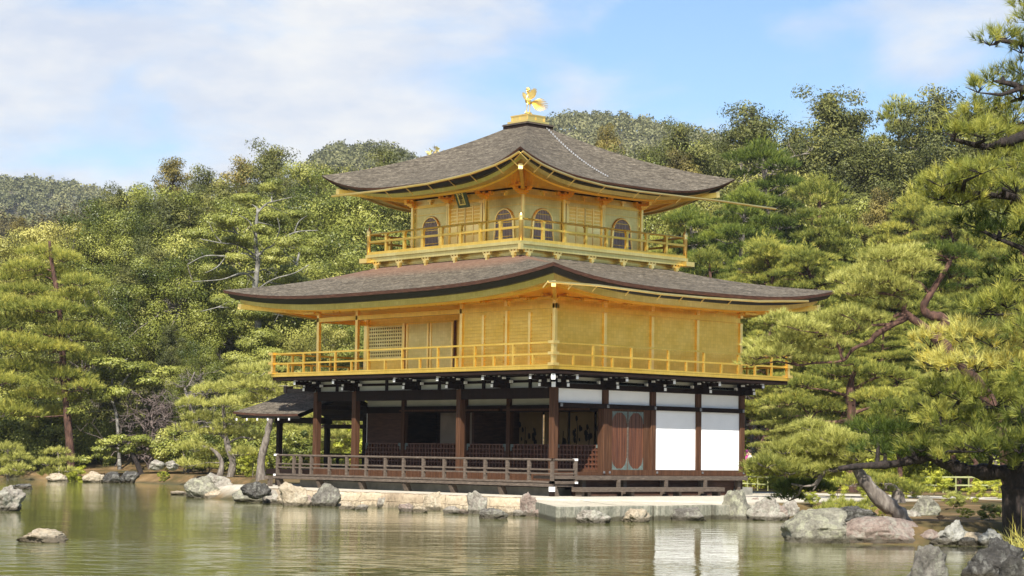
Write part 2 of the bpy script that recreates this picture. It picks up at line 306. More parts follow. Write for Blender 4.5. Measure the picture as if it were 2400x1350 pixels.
def ground_mat():
    m, t, p = new_mat('garden_ground')
    n = noise_tex(t, .5, 8, .6); f = noise_tex(t, 6, 8, .7); s = noise_tex(t, .22, 4)
    col = ramp(t, n, [(.32, (.050, .052, .018)), (.45, (.095, .070, .028)), (.56, (.18, .115, .052)), (.72, (.29, .205, .11))])
    col = mix(t, .6, col, ramp(t, f, [(.3, (.5, .48, .44)), (.62, (1.05, 1.05, 1.05))]), 'MULTIPLY')
    at_ = t.nodes.new('ShaderNodeAttribute'); at_.attribute_name = 'gravel'
    col = mix(t, at_.outputs['Fac'], col, ramp(t, f, [(.3, (.34, .31, .24)), (.5, (.46, .42, .34)), (.7, (.54, .50, .41))]))
    at2 = t.nodes.new('ShaderNodeAttribute'); at2.attribute_name = 'bed'
    col = mix(t, at2.outputs['Fac'], col, (.06, .055, .03))
    t.links.new(col, p.inputs['Base Color']); p.inputs['Roughness'].default_value = .95; p.inputs['Specular IOR Level'].default_value = .15
    bump(t, p, f, .6, .06); return m
GROUND = ground_mat()
def leaf_mat(name, dark, mid, light, trans=.25, rough=.55):
    m, t, p = new_mat(name)
    a = t.nodes.new('ShaderNodeAttribute'); a.attribute_name = 'tint'
    oi = t.nodes.new('ShaderNodeObjectInfo')
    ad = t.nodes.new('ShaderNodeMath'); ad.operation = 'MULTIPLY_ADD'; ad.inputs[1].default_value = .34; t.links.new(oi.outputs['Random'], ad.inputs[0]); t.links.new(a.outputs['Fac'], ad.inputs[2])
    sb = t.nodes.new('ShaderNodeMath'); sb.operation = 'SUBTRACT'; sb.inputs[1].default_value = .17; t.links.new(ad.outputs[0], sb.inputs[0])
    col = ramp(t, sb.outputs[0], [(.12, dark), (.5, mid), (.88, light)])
    t.links.new(col, p.inputs['Base Color']); p.inputs['Roughness'].default_value = rough; p.inputs['Specular IOR Level'].default_value = .3
    tr = t.nodes.new('ShaderNodeBsdfTranslucent'); t.links.new(col, tr.inputs[0])
    ms = t.nodes.new('ShaderNodeMixShader'); ms.inputs[0].default_value = trans
    t.links.new(p.outputs[0], ms.inputs[1]); t.links.new(tr.outputs[0], ms.inputs[2]); t.links.new(ms.outputs[0], t.nodes['Material Output'].inputs[0]); return m
L_PINE = leaf_mat('pine_needles', (0.096, 0.124, 0.021), (0.300, 0.319, 0.060), (0.573, 0.527, 0.107), .4)
L_PINEY = leaf_mat('pine_needles_yellow', (0.138, 0.157, 0.030), (0.397, 0.396, 0.091), (0.620, 0.600, 0.181), .35)
L_PINED = leaf_mat('pine_needles_deep', (0.044, 0.071, 0.011), (0.126, 0.171, 0.025), (0.285, 0.318, 0.046), .35)
L_PINEO = leaf_mat('pine_needles_straw', (0.227, 0.219, 0.032), (0.597, 0.499, 0.094), (0.620, 0.600, 0.194), .4)
L_HIN = leaf_mat('cypress_sprays', (.036, .044, .010), (.112, .120, .028), (.245, .235, .062), .2)
L_CED = leaf_mat('cedar_sprays', (.055, .046, .011), (.155, .128, .030), (.30, .24, .064), .2)
L_BRD = leaf_mat('evergreen_leaves', (0.057, 0.076, 0.013), (0.214, 0.232, 0.043), (0.420, 0.410, 0.097), .25, rough=.42)
L_YEL = leaf_mat('yellowish_leaves', (0.105, 0.109, 0.023), (0.280, 0.268, 0.061), (0.463, 0.422, 0.116), .25, rough=.45)
L_AUT = leaf_mat('autumn_leaves', (0.435, 0.218, 0.048), (0.600, 0.367, 0.096), (0.600, 0.544, 0.192))
L_SHB = leaf_mat('shrub_leaves', (0.113, 0.135, 0.013), (0.381, 0.409, 0.040), (0.620, 0.600, 0.093), .35, rough=.45)
L_BRN = leaf_mat('brown_twigs', (0.145, 0.075, 0.036), (0.246, 0.136, 0.066), (0.348, 0.218, 0.120))
L_FAR = leaf_mat('far_wood', (0.062, 0.073, 0.024), (0.148, 0.156, 0.053), (0.260, 0.240, 0.094))
L_FARH = leaf_mat('mountain_wood', (.066, .072, .030), (.145, .148, .060), (.26, .245, .105))
L_FARB = leaf_mat('far_conifer_wood', (0.045, 0.040, 0.014), (0.109, 0.091, 0.031), (0.192, 0.154, 0.055))
B_RED = simple('red_pine_bark', [(.3, (.025, .013, .009)), (.55, (.080, .039, .026)), (.8, (.19, .105, .074))], 3, .9, mapping=(3, 3, 1), bmp=.6, bdist=.05, coord='object')
B_GREY = simple('grey_bark', [(.3, (.075, .06, .05)), (.55, (.17, .145, .12)), (.8, (.32, .29, .25))], 4, .9, mapping=(3, 3, 1), bmp=.6, bdist=.05, coord='object')
B_PALE = simple('lichen_bark', [(.3, (.085, .08, .07)), (.55, (.20, .19, .165)), (.8, (.38, .365, .32))], 5, .9, bmp=.9, coord='object')
B_DARK = simple('dark_pine_bark', [(.3, (.010, .008, .007)), (.55, (.024, .017, .014)), (.8, (.065, .045, .035))], 5, .9, mapping=(3, 3, 1), bmp=.9, bdist=.06, coord='object')  # near-black: canopy shade on the big trunk put into the bark colour
B_TWIG = simple('brown_twig_bark', [(.3, (.07, .052, .045)), (.7, (.17, .13, .115))], 6, .9, coord='object')
BAMBOO = simple('bamboo', [(.3, (.20, .22, .08)), (.7, (.30, .31, .13))], 3, .5)
# ================================================================== SETTING
LAND = [(-190, -60), (-80, -2), (-50.4, 9.4), (-45.9, 10), (-41.7, 11.5), (-35.8, 10.7), (-28, 8.5), (-20, 3), (-16.4, -1.6), (-14.6, -2.6), (-10.3, -3.8), (-7.4, -4.4), (-3, -3.8), (1.1, -3.9), (4.0, -3.8),
        (5.2, -2.0), (8.0, -.5), (9.6, -.3), (10.4, 1.5), (13.5, .0), (17.4, -8.5), (18.9, -10.7), (20, -10.0), (21.2, -8.2), (23.3, -8.2), (25.4, -10.5), (27.6, -14.6), (29.6, -15.6), (33, -13.5), (60, 5), (170, 60), (900, 900), (-400, 1500), (-1500, 900), (-900, 100)]
LP = np.array(LAND)
def land_sd(x, y):
    """signed distance to the shoreline, positive on land"""
    x = np.asarray(x, float); y = np.asarray(y, float)
    best = np.full(x.shape, 1e9); inside = np.zeros(x.shape, bool)
    for i in range(len(LP)):
        ax, ay = LP[i]; bx, by = LP[(i + 1) % len(LP)]
        dx, dy = bx - ax, by - ay
        t = np.clip(((x - ax) * dx + (y - ay) * dy) / (dx * dx + dy * dy), 0, 1)
        best = np.minimum(best, np.hypot(x - ax - t * dx, y - ay - t * dy))
        with np.errstate(divide='ignore', invalid='ignore'):
            c = ((ay > y) != (by > y)) & (x < dx * (y - ay) / (dy if dy else 1e-9) + ax)
        inside ^= c
    return np.where(inside, best, -best)
def sstep(a, b, v):
    t = np.clip((v - a) / (b - a), 0, 1); return t * t * (3 - 2 * t)
def ground_z(x, y):
    x = np.asarray(x, float); y = np.asarray(y, float)
    sd_ = land_sd(x, y)
    z = -1.3 + 1.3 * sstep(-2.5, 0, sd_) + .42 * sstep(-.05, .7, sd_)
    rel = (x - CAM[0]) * -.7349 + (y - CAM[1]) * .6782           # metres straight ahead of the camera
    lat = (x - CAM[0]) * .6782 + (y - CAM[1]) * .7349
    left = sstep(-12, -20, lat)
    z = z + left * 1.1 * sstep(1, 10, sd_)                       # the mossy bank on the left shore
    z = z + .085 * np.clip(rel - 98, 0, 110) * sstep(8, 20, sd_)
    z = z + sstep(3, 12, sd_) * (.12 * np.sin(x * .31 + 1) * np.cos(y * .27) + .08 * np.sin(x * .7 + y * .55)) * sstep(72, 84, rel)
    z = z + .5 * sstep(24, 30, x) * sstep(1.5, 4, sd_)
    return z
def build_ground():
    # one sheet, finer near the pond, that reaches far behind the hills
    f = [50, 44, 38]
    d = np.concatenate([np.linspace(-60, 20, 12), np.linspace(26, 44, 40), np.linspace(44.5, 76, 84), np.linspace(77, 125, 70), np.linspace(130, 230, 26), np.linspace(260, 2600, 16)])
    s = np.concatenate([np.linspace(-1400, -120, 12), np.linspace(-100, -42, 20), np.linspace(-40, 34, 150), np.linspace(36, 80, 16), np.linspace(100, 1400, 12)])
    D, S = np.meshgrid(d, s, indexing='ij')
    X = CAM[0] + D * -.7349 + S * .6782; Y = CAM[1] + D * .6782 + S * .7349
    Z = ground_z(X, Y); nd, ns = D.shape
    idx = np.arange(nd * ns).reshape(nd, ns)
    F = np.stack([idx[:-1, :-1], idx[1:, :-1], idx[1:, 1:], idx[:-1, 1:]], -1).reshape(-1, 4)[:, ::-1]
    me = mesh_np('ground', np.stack([X, Y, Z], -1).reshape(-1, 3), F, 4, GROUND)
    sd_ = land_sd(X, Y).ravel(); x = X.ravel(); y = Y.ravel()
    near = np.hypot(np.clip(np.abs(x + 4) - 9, 0, None), np.clip(np.abs(y - 1) - 6, 0, None))
    path = np.abs((y - 12.5) - .25 * (x - 0))                    # gravel walk that passes the pavilion on the right
    g = np.maximum(sstep(3.5, 2.2, near), sstep(2.4, 1.6, path) * (x > -12) * (x < 30)) * sstep(.1, .6, sd_)
    for nm, val in (('gravel', g), ('bed', sstep(.05, -.1, sd_))):
        a = me.attributes.new(nm, 'FLOAT', 'POINT'); a.data.foreach_set('value', val.astype(np.float32))
    me.polygons.foreach_set('use_smooth', [True] * len(me.polygons))
    tag(link('ground', me), kind='structure')
build_ground()
def build_water():
    m = MB(); c = 300
    P = [CAM + np.array([-.7349, .6782, 0]) * d + np.array([.6782, .7349, 0]) * s for d, s in ((-60, -200), (-60, 120), (170, 120), (170, -200))]
    m.add([(p[0], p[1], 0) for p in P], [(0, 1, 2, 3)])
    tag(m.build('water', WATER), kind='structure')
build_water()
# ---------------------------------------------------------------- foliage builders
def unit(v): return v / np.maximum(np.linalg.norm(v, axis=-1, keepdims=True), 1e-9)
class Leaves:
    """collects triangles (needles) or rhombic leaves"""
    def __init__(s, k): s.k = k; s.v = []; s.t = []
    def needles(s, pos, dirs, L, w, rng, tintv):
        side = unit(np.cross(dirs, unit(rng.normal(size=dirs.shape)))) * (w / 2)
        L = L if hasattr(L, 'shape') else np.full(len(pos), L)
        s.v.append(np.stack([pos - side, pos + side, pos + dirs * L[:, None]], 1)); s.t.append(tintv)
    def leaves(s, pos, a, b, tintv):
        s.v.append(np.stack([pos - a, pos - b * .9, pos + a, pos + b * 1.1], 1)); s.t.append(tintv)
    def mesh(s, name, mat, off=(0, 0, 0)):
        V = np.concatenate(s.v) - np.asarray(off); n = len(V)
        return mesh_np(name, V.reshape(-1, 3), np.arange(n * s.k).reshape(n, s.k), s.k, mat, np.concatenate(s.t))
def pine_pad(L, c, rx, ry, rz, rng, dens=140, nl=.2, nw=.016, per=10, lift=1.0, ax=None, base=.5, spread=.62):
    """a cushion of needle tufts: shoots spring up and outwards from a flat spray of twigs"""
    n = max(12, int(dens * rx * ry * 3.2))
    r = np.sqrt(rng.random(n)); th = rng.random(n) * 2 * math.pi
    wob = 1 + .25 * np.sin(th * 3 + rng.random() * 6) + .15 * np.sin(th * 5 + rng.random() * 6)
    x = r * np.cos(th) * wob; y = r * np.sin(th) * wob
    h = (1 - r ** 2) * (.35 + .65 * rng.random(n)) + rng.normal(0, .12, n)
    if ax is None: a = rng.random() * 6; e1 = np.array([math.cos(a), math.sin(a), 0]); e2 = np.array([-math.sin(a), math.cos(a), 0])
    else: e1, e2 = ax
    pos = np.asarray(c) + x[:, None] * e1 * rx + y[:, None] * e2 * ry + np.outer(h * rz, [0, 0, 1])
    dr = unit((x[:, None] * e1 + y[:, None] * e2) * .8 + np.array([0, 0, lift]) + rng.normal(0, .3, (n, 3)))
    tt = np.clip(base + rng.normal(0, .16, n) + .22 * (h - .35), 0, 1)  # random tint, lighter towards the top of the pad
    P = np.repeat(pos, per, 0); D = unit(np.repeat(dr, per, 0) + spread * unit(rng.normal(size=(n * per, 3))))
    P = P + np.repeat(dr, per, 0) * (rng.random((n * per, 1)) * nl * .5)
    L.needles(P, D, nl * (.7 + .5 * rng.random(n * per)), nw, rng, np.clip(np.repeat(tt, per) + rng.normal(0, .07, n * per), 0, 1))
def wobble(a, b, n, amp, rng):
    a = np.asarray(a, float); b = np.asarray(b, float); t = np.linspace(0, 1, n)[:, None]
    p = a + (b - a) * t; q = rng.normal(0, amp, (n, 3)); q[0] = q[-1] = 0
    return p + q * np.linalg.norm(b - a)
def taper(r0, r1, n, p=1.0): return list(r1 + (r0 - r1) * (1 - np.linspace(0, 1, n)) ** p)
def proto_pine(seed, H, R, mat, bark, npads=30, first=.3, flat=.32, nl=.26, nw=.024, per=9, dens=75):
    rng = np.random.default_rng(seed); wood = MB(); L = Leaves(3)
    lean = rng.normal(0, .05, 2) * H
    tr = wobble((0, 0, -.5), (lean[0], lean[1], H * .97), 9, .022, rng)
    wood.tube(tr, taper(.022 * H, .006 * H, 9), 7)
    for i in range(npads):
        f = first + (1 - first) * (i + rng.random()) / npads
        base = tr[0] + (tr[-1] - tr[0]) * 0
        k = f * 8; i0 = min(int(k), 7); base = tr[i0] + (tr[i0 + 1] - tr[i0]) * (k - i0)
        prof = (1 - (f - first) / (1 - first)) ** .65 * .85 + .15
        l = R * prof * (.45 + .6 * rng.random()); th = i * 2.4 + rng.normal(0, .5)
        tip = base + np.array([math.cos(th) * l, math.sin(th) * l, H * .02 + .05 * l * rng.normal()])
        wood.tube(wobble(base, tip, 5, .06, rng), taper(.0065 * H * prof + .012, .012, 5), 5, False)
        rx = R * (.15 + .14 * rng.random()) * (.6 + .5 * prof)
        for q in range(2 if l > R * .4 else 1):
            cc = tip + (base - tip) * .38 * q + rng.normal(0, .05 * R, 3) * [1, 1, .4]
            pine_pad(L, cc, rx, rx * .8, rx * flat * (1 + .4 * rng.random()), rng, dens, nl, nw, per, base=.48 + rng.normal(0, .1))
    pine_pad(L, tr[-1], R * .25, R * .25, R * .22, rng, dens, nl, nw, per)
    w = wood.build('trunk', bark); return w.data, L.mesh('crown', mat), w
def spray(L, c, r, n, rng, size, out, droop, tb, squash=.6):
    """clump of small leaves round c"""
    d = unit(rng.normal(size=(n, 3))); rad = r * rng.random(n) ** .45
    pos = c + d * rad[:, None] * np.array([1, 1, squash])
    nrm = unit(d * .9 + np.array([0, 0, .40]) + rng.normal(0, .24, (n, 3)))
    a = unit(np.cross(nrm, unit(rng.normal(size=(n, 3)))))
    a = unit(a + out * .5 + np.array([0, 0, -droop]))
    b = unit(np.cross(nrm, a)); s = size * (.65 + .7 * rng.random(n))[:, None]
    L.leaves(pos, a * s, b * s * .45, np.clip(tb + rng.normal(0, .07, n), 0, 1))
def proto_conifer(seed, H, R, mat, bark, nb=85, size=.17, per=46, first=.12):
    rng = np.random.default_rng(seed); wood = MB(); L = Leaves(4)
    tr = wobble((0, 0, -.5), (rng.normal(0, .02) * H, rng.normal(0, .02) * H, H), 9, .01, rng)
    wood.tube(tr, taper(.018 * H, .004 * H, 9), 7)
    for i in range(nb):
        f = first + (1 - first) * (1 - (1 - (i + rng.random()) / nb) ** .82); k = f * 8; i0 = min(int(k), 7); base = tr[i0] + (tr[i0 + 1] - tr[i0]) * (k - i0)
        prof = min(1, 1.22 * (1 - f) ** .72 + .03) * (.85 + .15 * math.sin(f * 9 + seed))
        l = R * prof * (.65 + .5 * rng.random()); th = i * 2.39996 + rng.normal(0, .3); out_ = np.array([math.cos(th), math.sin(th), 0])
        tip = base + out_ * l + np.array([0, 0, -.12 * l + .03 * H * (1 - prof)])
        wood.tube([base, (base + tip) / 2 + [0, 0, .06 * l], tip], [.03, .02, .008], 4, False)
        m = max(2, int(l / (R * .17)))
        for q in range(m):
            t = (q + .6 + .4 * rng.random()) / m
            if t < .25 and rng.random() < .5: continue
            c = base + (tip - base) * t + rng.normal(0, .09 * R, 3) * [1, 1, .7]
            spray(L, c, R * (.10 + .08 * rng.random()), per, rng, size, out_, .55, .48 + rng.normal(0, .17), .62)
    for q in range(4): spray(L, tr[-1] + [0, 0, -q * .025 * H], R * .05 * (1 + q * .7), per // 3, rng, size, np.array([0, 0, 1.]), 0, .55)
    w = wood.build('trunk', bark); return w.data, L.mesh('crown', mat), w
def proto_broad(seed, H, R, mat, bark, nb=60, size=.14, per=260, first=.18, limbs=True):
    rng = np.random.default_rng(seed); wood = MB(); L = Leaves(4)
    tr = wobble((0, 0, -.5), (rng.normal(0, .04) * H, rng.normal(0, .04) * H, H * .8), 8, .03, rng)
    wood.tube(tr, taper(.022 * H, .006 * H, 8), 7)
    ce = np.array([tr[-1][0], tr[-1][1], H * (first + 1) / 2]); hz = H * (1 - first) / 2
    for i in range(nb):
        d = unit(rng.normal(size=3)); d[2] = d[2] * .9 + .12
        rr = .55 + .42 * rng.random()
        taperz = 1 - .30 * max(0, d[2])
        c = ce + d * np.array([R * taperz, R * taperz, hz]) * rr * (.85 + .28 * rng.random())
        k = rng.integers(2, 7)
        if limbs and rng.random() < .7: wood.tube(wobble(tr[k], c, 5, .07, rng), taper(.007 * H, .01, 5), 5, False)
        spray(L, c, R * (.16 + .13 * rng.random()), per, rng, size, d, .1, .48 + rng.normal(0, .16), .62)
    w = wood.build('trunk', bark); return w.data, L.mesh('crown', mat), w
def proto_bare(seed, H, R, bark, leafmat=None, nb=34, leafn=0, twig=5, size=.12):
    """pale, lichen-covered limbs with few leaves"""
    rng = np.random.default_rng(seed); wood = MB(); L = Leaves(4)
    tr = wobble((0, 0, -.5), (rng.normal(0, .05) * H, rng.normal(0, .05) * H, H * .95), 10, .03, rng)
    wood.tube(tr, taper(.02 * H, .005 * H, 10), 7)
    for i in range(nb):
        f = .22 + .76 * (i + rng.random()) / nb; k = f * 9; i0 = min(int(k), 8); base = tr[i0] + (tr[i0 + 1] - tr[i0]) * (k - i0)
        l = R * (1.15 - .75 * f) * (.5 + .6 * rng.random()); th = rng.random() * 2 * math.pi
        tip = base + np.array([math.cos(th) * l, math.sin(th) * l, l * (.15 + .4 * rng.random())])
        br = wobble(base, tip, 6, .09, rng); wood.tube(br, taper(.007 * H * (1.1 - f) + .02, .012, 6), 5, False)
        for q in range(twig):
            k2 = rng.integers(2, 6); d = unit(rng.normal(size=3) + np.array([math.cos(th), math.sin(th), .3]))
            tp = br[k2] + d * l * (.25 + .3 * rng.random()); tw = wobble(br[k2], tp, 4, .12, rng)
            wood.tube(tw, taper(.018, .007, 4), 3, False)
            for z in range(2):
                d2 = unit(d + rng.normal(0, .7, 3)); wood.tube([tw[2], tw[2] + d2 * l * .15], [.009, .005], 3, False)
            if leafn: spray(L, tp, l * .16 + .1, leafn, rng, size, d, .1, .5 + rng.normal(0, .15), .7)
    w = wood.build('trunk', bark); return w.data, (L.mesh('crown', leafmat) if leafn else None), w
def place(name, proto, px, d, top=None, label=None, cat='tree', group=None, rot=0, H0=1, sxy=1.0, h=None, first=[True]):
    """plants a copy of a prototype d metres ahead of the camera, with its top at photo row `top`"""
    b = at(px, 1050, d); z = float(ground_z(b[0], b[1])); b[2] = z
    if h is None: h = at(px, top, d)[2] - z
    s = h / H0; e = empty(name, b); e.rotation_euler = (0, 0, rot); e.scale = (s * sxy, s * sxy, s)
    for nm, me in (('trunk', proto[0]), ('crown', proto[1])):
        if me is None: continue
        o = bpy.data.objects.new(nm, me); COL.objects.link(o); o.parent = e
    return tag(e, label, cat, group)
# ================================================================== PAVILION
bb = 2.12; WX, WY = 5.5 * bb, 4 * bb                     # bays; walls span x -11.66..0, y 0..8.48
CX, CY = -WX / 2, WY / 2
PAV = empty('pavilion', (CX, CY, .42))
tag(PAV, 'gilded three-storey pavilion with dark lower floor and two bark roofs standing in the pond', 'pavilion')
def pbox(name, mat, *boxes, parent=None, bevel=0):
    m = MB()
    for q in boxes: m.box(*q)
    return m.build(name, mat, parent or PAV, bevel=bevel)
class Side:
    """local frame of a facade: s along the wall, o outwards, z up"""
    def __init__(s, origin, along, outw): s.o0 = Vector((*origin, 0)); s.a = Vector((*along, 0)); s.n = Vector((*outw, 0))
    def p(s, a, o, z): return s.o0 + s.a * a + s.n * o + Vector((0, 0, z))
    def box(s, m, a0, a1, o0, o1, z0, z1):
        p, q = s.p(a0, o0, z0), s.p(a1, o1, z1); m.box(p.x, q.x, p.y, q.y, z0, z1)
def sides(hx, hy, cx=CX, cy=CY):
    return {'S': Side((cx + hx, cy - hy), (-1, 0), (0, -1)), 'E': Side((cx + hx, cy - hy), (0, 1), (1, 0)),
            'N': Side((cx - hx, cy + hy), (1, 0), (0, 1)), 'W': Side((cx - hx, cy + hy), (0, -1), (-1, 0))}
LOW = sides(WX / 2, WY / 2); TOP = sides(2.73, 2.73)
def sbox(side, name, mat, *boxes, parent=None, bevel=0):
    m = MB()
    for q in boxes: side.box(m, *q)
    return m.build(name, mat, parent or PAV, bevel=bevel)
def each(side, name, mat, parent, *boxes):
    for q in boxes:
        m = MB(); side.box(m, *q); m.build(name, mat, parent)
# ---- roofs -------------------------------------------------------
def make_roof(x0, x1, y0, y1, ix0, ix1, iy0, iy1, ze, zi, lift, vl, va, wallx, wally, zwall, n=40, nv=16, rust=False, k=1.0):
    def eave(side, t, inset, dz, ls=1.0):
        a, b, c, d = x0 + inset, x1 - inset, y0 + inset, y1 - inset
        u = (t + 1) / 2
        x, y = {'S': (b + (a - b) * u, c), 'W': (a, c + (d - c) * u), 'N': (a + (b - a) * u, d), 'E': (b, d + (c - d) * u)}[side]
        return Vector((x, y, ze + dz + lift * ls * abs(t) ** 3.2))
    def inner(side, t):
        u = (t + 1) / 2
        x, y = {'S': (ix1 + (ix0 - ix1) * u, iy0), 'W': (ix0, iy0 + (iy1 - iy0) * u), 'N': (ix0 + (ix1 - ix0) * u, iy1), 'E': (ix1, iy1 + (iy0 - iy1) * u)}[side]
        return Vector((x, y, zi))
    order = ['S', 'W', 'N', 'E']
    def ring(inset, dz, ls=1.0): return [eave(s, -1 + 2 * i / n, inset, dz, ls) for s in order for i in range(n)]
    def loft(m, r0, r1):
        k = len(r0); m.add(r0 + r1, [(i, (i + 1) % k, k + (i + 1) % k, k + i) for i in range(k)])
    top = MB()
    for s in order:
        vs = []
        for j in range(nv + 1):
            v = j / nv; prof = va * v + (1 - va) * v * v
            for i in range(n + 1):
                t = -1 + 2 * i / n; e = eave(s, t, 0, 0, 0); q = inner(s, t); p = e.lerp(q, v)
                p.z = ze + (zi - ze) * prof + lift * abs(t) ** 3.2 * (1 - v) ** vl
                vs.append(p)
        top.add(vs, [(j * (n + 1) + i, j * (n + 1) + i + 1, (j + 1) * (n + 1) + i + 1, (j + 1) * (n + 1) + i) for j in range(nv) for i in range(n)])
    o = top.build('roof', ROOF, PAV, smooth=True)
    # rusty renewed strip of bark below the gilded box, on the pond side of the lower roof only
    a_ = o.data.attributes.new('rust', 'FLOAT', 'POINT')
    a_.data.foreach_set('value', [float(rust and vv.co.y < CY - 3.2 and vv.co.x < -1.2) * min(1, max(0, (vv.co.y + .45) / .7)) for vv in o.data.vertices])
    q = lambda ins, z, ls=1.0: ring(ins, z * k, ls)
    m = MB(); loft(m, ring(.0, -.004), q(.03, -.10)); loft(m, q(.03, -.10), q(.13, -.10)); m.build('bark_edge', BARKE, o)
    m = MB(); loft(m, q(.10, -.104), q(.20, -.27)); loft(m, q(.20, -.27), q(.42, -.27)); m.build('eave_underlayer', BLACK, o)
    m = MB(); loft(m, q(.40, -.26), q(.46, -.45)); loft(m, q(.46, -.45), q(.54, -.45)); loft(m, q(.54, -.45), q(.54, -.38)); loft(m, q(.54, -.38, .95), q(.95, -.38, .8))
    m.build('fascia', GOLDW, o)
    # soffit: from the inner fascia back to the wall plate
    def wall_ring():
        r = []
        for s in order:
            for i in range(n):
                u = i / n
                x, y = {'S': (wallx[1] + (wallx[0] - wallx[1]) * u, wally[0]), 'W': (wallx[0], wally[0] + (wally[1] - wally[0]) * u), 'N': (wallx[0] + (wallx[1] - wallx[0]) * u, wally[1]), 'E': (wallx[1], wally[1] + (wally[0] - wally[1]) * u)}[s]
                r.append(Vector((x, y, zwall)))
        return r
    m = MB(); loft(m, q(.95, -.38, .8), q(.97, -.47, .8)); loft(m, q(.97, -.47, .8), q(1.05, -.47, .78)); loft(m, q(1.05, -.47, .78), q(1.06, -.41, .78)); loft(m, q(1.06, -.41, .78), wall_ring())
    m.build('soffit', GOLDS, o)
    return o, ring, eave
ROOF1, ring1, eave1 = make_roof(-14.26, 2.22, -2.22, 10.70, CX - 3.55, CX + 3.55, CY - 3.55, CY + 3.55, 6.70, 7.86, .45, 1.3, .72, (-WX - .1, .1), (-.1, WY + .1), 6.42, rust=True)
ROOF2, ring2, eave2 = make_roof(CX - 4.95, CX + 4.95, CY - 4.95, CY + 4.95, CX - .56, CX + .56, CY - .56, CY + .56, 10.26, 12.62, .72, 1.0, .60, (CX - 2.8, CX + 2.8), (CY - 2.8, CY + 2.8), 10.16, nv=24, k=.64)
# rafter ribs: one strip of short beams per roof, under the soffit
def rafters(ring, wx0, wx1, wy0, wy1, zw, x0, x1, y0, y1, o, step=.36, dz=-.485):
    m = MB()
    for s in range(int((wx1 - wx0) / step)):
        x = wx0 + step * (s + .5)
        for yw, ye in ((wy0, y0 + .98), (wy1, y1 - .98)): m.bar((x, yw, zw - .035), (x, ye, zw - .035 + .02), .07, .06)
    for s in range(int((wy1 - wy0) / step)):
        y = wy0 + step * (s + .5)
        for xw, xe in ((wx0, x0 + .98), (wx1, x1 - .98)): m.bar((xw, y, zw - .035), (xe, y, zw - .035 + .02), .07, .06)
    m.build('rafter', GOLDS, o)
# hip beams and their pale end caps at each corner
def hips(o, cx0, cx1, cy0, cy1, ex0, ex1, ey0, ey1, z0, z1):
    for wx, ex in ((cx0, ex0), (cx1, ex1)):
        for wy, ey in ((cy0, ey0), (cy1, ey1)):
            a = Vector((wx, wy, z0)); b = Vector((ex, ey, z1)); d = (b - a)
            m = MB(); m.bar(a, a + d * .80, .11, .17); hb = m.build('hip_beam', GOLD, o)
            m = MB(); m.bar(a + d * .80, a + d * .835, .13, .19); m.build('beam_cap', GOLDB, o)
hips(ROOF1, -WX, 0, 0, WY, -14.26, 2.22, -2.22, 10.70, 6.36, 6.62)
hips(ROOF2, CX - 2.73, CX + 2.73, CY - 2.73, CY + 2.73, CX - 4.95, CX + 4.95, CY - 4.95, CY + 4.95, 10.10, 10.50)
# gutters: gilded pipes slung below the eave
def gutter(pts, o, strap=None):
    m = MB(); m.tube(pts, .04, 6); g = m.build('gutter', GOLDB, o)
    if strap:
        for a, b in zip(pts[:-2], pts[1:-1]):
            a = Vector(a); b = Vector(b); k = max(1, int((b - a).length / .95))
            for i in range(k):
                q = a.lerp(b, i / k); m = MB(); m.bar(q, q + Vector(strap), .02, .03); m.build('gutter_strap', GOLDB, g)
E1 = [on(x, y, 0, CX + 4.95 + .05) for x, y in ((1225, 355), (1245, 370), (1270, 385), (1300, 399), (1350, 418), (1420, 436), (1500, 449), (1600, 461), (1680, 470), (1818, 490))]
gutter(E1, ROOF2, (-.35, 0, -.22))
S1 = [on(x, y, 1, CY - 4.95 - .05) for x, y in ((1217, 356), (1195, 370), (1160, 387), (1100, 408), (1000, 431), (900, 446), (840, 453), (778, 460))]
gutter(S1, ROOF2, (0, .35, -.22))
E2 = [on(x, y, 0, 2.2) for x, y in ((1284, 660), (1400, 669), (1551, 689), (1652, 698), (1778, 706), (1894, 706))]
gutter(E2, ROOF1, (-.2, 0, -.16))
# ridge box and finial base
rb = pbox('roof_crown', DARKW, (CX - .60, CX + .60, CY - .60, CY + .60, 12.56, 12.76)); 
m = MB(); m.box(CX - .63, CX + .63, CY - .63, CY + .63, 12.70, 12.74); m.build('crown_rim', GREYW, rb)
m = MB(); m.box(CX - .50, CX + .50, CY - .50, CY + .50, 12.76, 12.85); m.box(CX - .40, CX + .40, CY - .40, CY + .40, 12.85, 13.05); m.box(CX - .43, CX + .43, CY - .43, CY + .43, 13.02, 13.06)
for sx in (-1, 0, 1):
    for h in (-1, 1):
        m.box(CX + sx * .385 - .025, CX + sx * .385 + .025, CY + h * .40, CY + h * .415, 12.85, 13.02); m.box(CX + h * .40, CX + h * .415, CY + sx * .385 - .025, CY + sx * .385 + .025, 12.85, 13.02)
m.build('gilded_plinth', GOLDB, rb)
